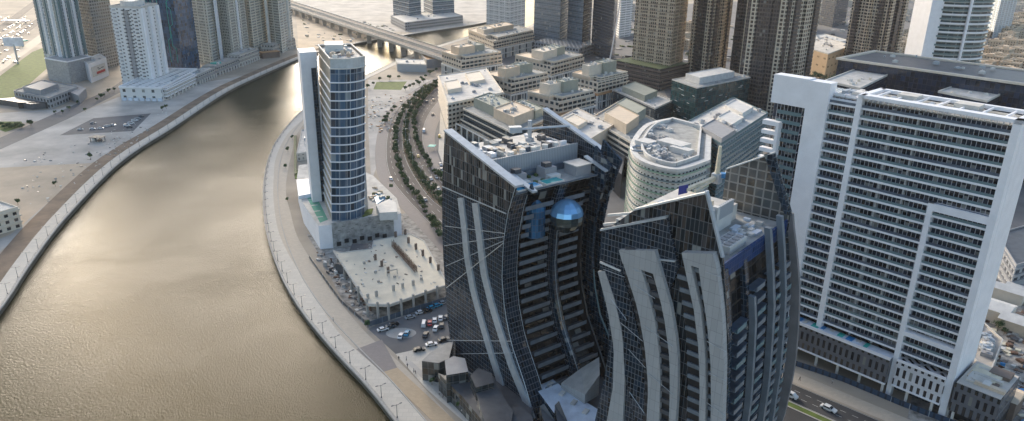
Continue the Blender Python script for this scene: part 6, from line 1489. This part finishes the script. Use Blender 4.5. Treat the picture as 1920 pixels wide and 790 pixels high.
# billboard and gas station canopy
r=thing('billboard','large pale blue billboard on a single post beside the highway','billboard',(*G(34,120).xy,0)); q=G(34,120)
mb=MB(); mb.tube((q.x,q.y,0),(q.x,q.y,22),1.,8); mb.build('post','steel',r); mb=MB(); mb.box((q.x,q.y,20),(1.2,22,10),88); mb.build('panel','roofblue',r)
r=thing('green_canopy','small turquoise canopy behind the billboard','canopy',(*G(38,88).xy,0)); q=G(38,88)
mb=MB(); mb.box((q.x,q.y,7),(14,14,1.4),20); mb.build('roof','turq',r); mb=MB(); mb.box((q.x,q.y,0),(1,1,7),20); mb.build('post','steel',r)
r=thing('blue_awning','long bright blue awning in the crowded dirt field','awning',(*G(31,44).xy,0)); q=G(31,44)
mb=MB(); mb.box((q.x,q.y,4),(9,44,1),95); mb.build('roof','blue',r)
for s_ in (-15,15): mb=MB(); mb.box((q.x+s_,q.y,0),(.6,.6,4),0); mb.build('post','steel',r)
r=thing('site_machine','dark open equipment shed on the sandy left bank','shed',(*G(184,266).xy,0)); q=G(184,266)
mb=MB(); mb.box((q.x,q.y,0),(9,6,.6),10); mb.build('base','concrete',r)
for sx_ in(-4,0,4):
    for sy_ in(-2.5,2.5): mb=MB(); mb.box((q.x+sx_,q.y+sy_,.6),(.4,.4,3),0); mb.build('post','darkgrey',r)
mb=MB(); mb.box((q.x,q.y,3.6),(9.5,6.5,.3),5); mb.build('roof','darkgrey',r); mb=MB(); mb.box((q.x-3,q.y+1,.6),(2.4,2.4,2),20); mb.build('crate','offwhite',r); mb=MB(); mb.box((q.x+2,q.y-1,.6),(2,3,1.6),40); mb.build('crate','brownclad',r)
r=thing('green_awning','small bright green awning on the pavement right of the curved road','awning',(*G(810,280).xy,0)); q=G(810,281)
mb=MB(); mb.box((q.x,q.y,2.8),(5,6,.3),10); mb.build('roof','turq',r)
for sx_ in(-2,2):
    for sy_ in (-2.5,2.5): mb=MB(); mb.box((q.x+sx_,q.y+sy_,0),(.15,.15,2.8)); mb.build('post','steel',r)
# people: one continuous skinned body each, hair and clothes included in shape
def person_proto(i,pose):
    me=bpy.data.meshes.new('p'); 
    st=.28 if pose==1 else .08
    V=[(0,0,.95),(0,0,1.15),(0,0,1.42),(0,0,1.52),(0,.02,1.66),(-.1,0,.9),(-.11,st,.5),(-.11,st*.6,.08),(-.11,st*.6+.15,.04),(.1,0,.9),(.11,-st*.4,.5),(.11,-st,.08),(.11,-st+.15,.04),(-.2,0,1.4),(-.25,-st*.5,1.13),(-.24,.05,.86),(.2,0,1.4),(.25,st*.5,1.13),(.24,.12,.88)]
    E_=[(0,1),(1,2),(2,3),(3,4),(0,5),(5,6),(6,7),(7,8),(0,9),(9,10),(10,11),(11,12),(2,13),(13,14),(14,15),(2,16),(16,17),(17,18)]
    Rr_=[.15,.14,.16,.06,.11,.09,.065,.045,.04,.09,.065,.045,.04,.07,.045,.035,.07,.045,.035]
    me.from_pydata(V,E_,[]); o=bpy.data.objects.new('p',me); COL.objects.link(o); md=o.modifiers.new('s','SKIN')
    for k,v in enumerate(me.skin_vertices[0].data): v.radius=(Rr_[k],Rr_[k]*(.75 if k<3 else 1)); v.use_root=(k==0)
    o.modifiers.new('d','SUBSURF').levels=1
    dg=bpy.context.evaluated_depsgraph_get(); m2=bpy.data.meshes.new_from_object(o.evaluated_get(dg)); bpy.data.objects.remove(o)
    m2.materials.clear(); m2.materials.append(M[('cloth','cloth2')[i%2]]); m2.materials.append(M['skin']); m2.materials.append(M['cloth'])
    for f in m2.polygons: f.material_index=1 if (f.center.z>1.5 or (abs(f.center.x)>.2 and f.center.z<.95)) else 2 if f.center.z<.95 else 0
    b=bpy.data.objects.new('person',m2); COL.objects.link(b); b['category']='person'
    h=MB(); 
    for t in range(4):
        for k in range(8):
            t0,t1=R(t*24),R(t*24+24); p0,p1=k*math.pi/4,(k+1)*math.pi/4
            h.face([(.12*math.cos(a)*math.cos(p),-.02+.13*math.cos(a)*math.sin(p),1.69+.12*math.sin(a)) for a,p in((t0,p0),(t0,p1),(t1,p1),(t1,p0))])
    ho=h.build('hair','cblack'); ho.parent=b; return b
pp_=[person_proto(0,1),person_proto(1,0)]
for k,(x,y,lab) in enumerate(((748,676,'person in dark clothes nearest the parking lot entrance'),(762,677,'person in a pale top walking by the start of the planting row'),(764,690,'person in dark clothes just below the one in the pale top'),(776,700,'person in a pale top standing between two dark dressed people'),(779,703,'person in dark clothes walking next to one in a pale top'),(824,742,'person in a pale top beside the planting row midway down'),(831,747,'person in dark clothes midway down the planting row'),(866,776,'person in a pale top low on the promenade terrace'),(858,765,'person in dark clothes by the lower small tree'),(625,603,'person in a pale top alone on the beige walkway'),(1499,715,'person in dark clothes on the pavement beside the lower street'),(1560,720,'person in a pale top on the pavement beside the hoarding'))):
    src=pp_[k%2]; o=src if k<2 else copy_tree(src); q=G(x,y); o.location=(q.x,q.y,.06 if x<1000 else .04); o.rotation_euler=(0,0,k*1.3); o['label']=lab; o['category']='person'; o['group']='people on the promenade and pavements'; o.scale=(1.05,)*3
# ------------------------------------------------------------------ haze
HZ_=NT('haze'); HZ_.n.remove(HZ_.b); v=HZ_.new('ShaderNodeVolumePrincipled'); v.inputs['Density'].default_value=HAZE; v.inputs['Color'].default_value=(.93,.92,.9,1); v.inputs['Anisotropy'].default_value=.1
HZ_.t.links.new(v.outputs[0],HZ_.n['Material Output'].inputs['Volume'])
mb=MB()
P=[(-2600,-300),(2600,-300),(2600,4200),(-2600,4200)]
mb.prism(P,-3.8,262,bottom=True); o=mb.build('haze',HZ_.m); o['kind']='stuff'
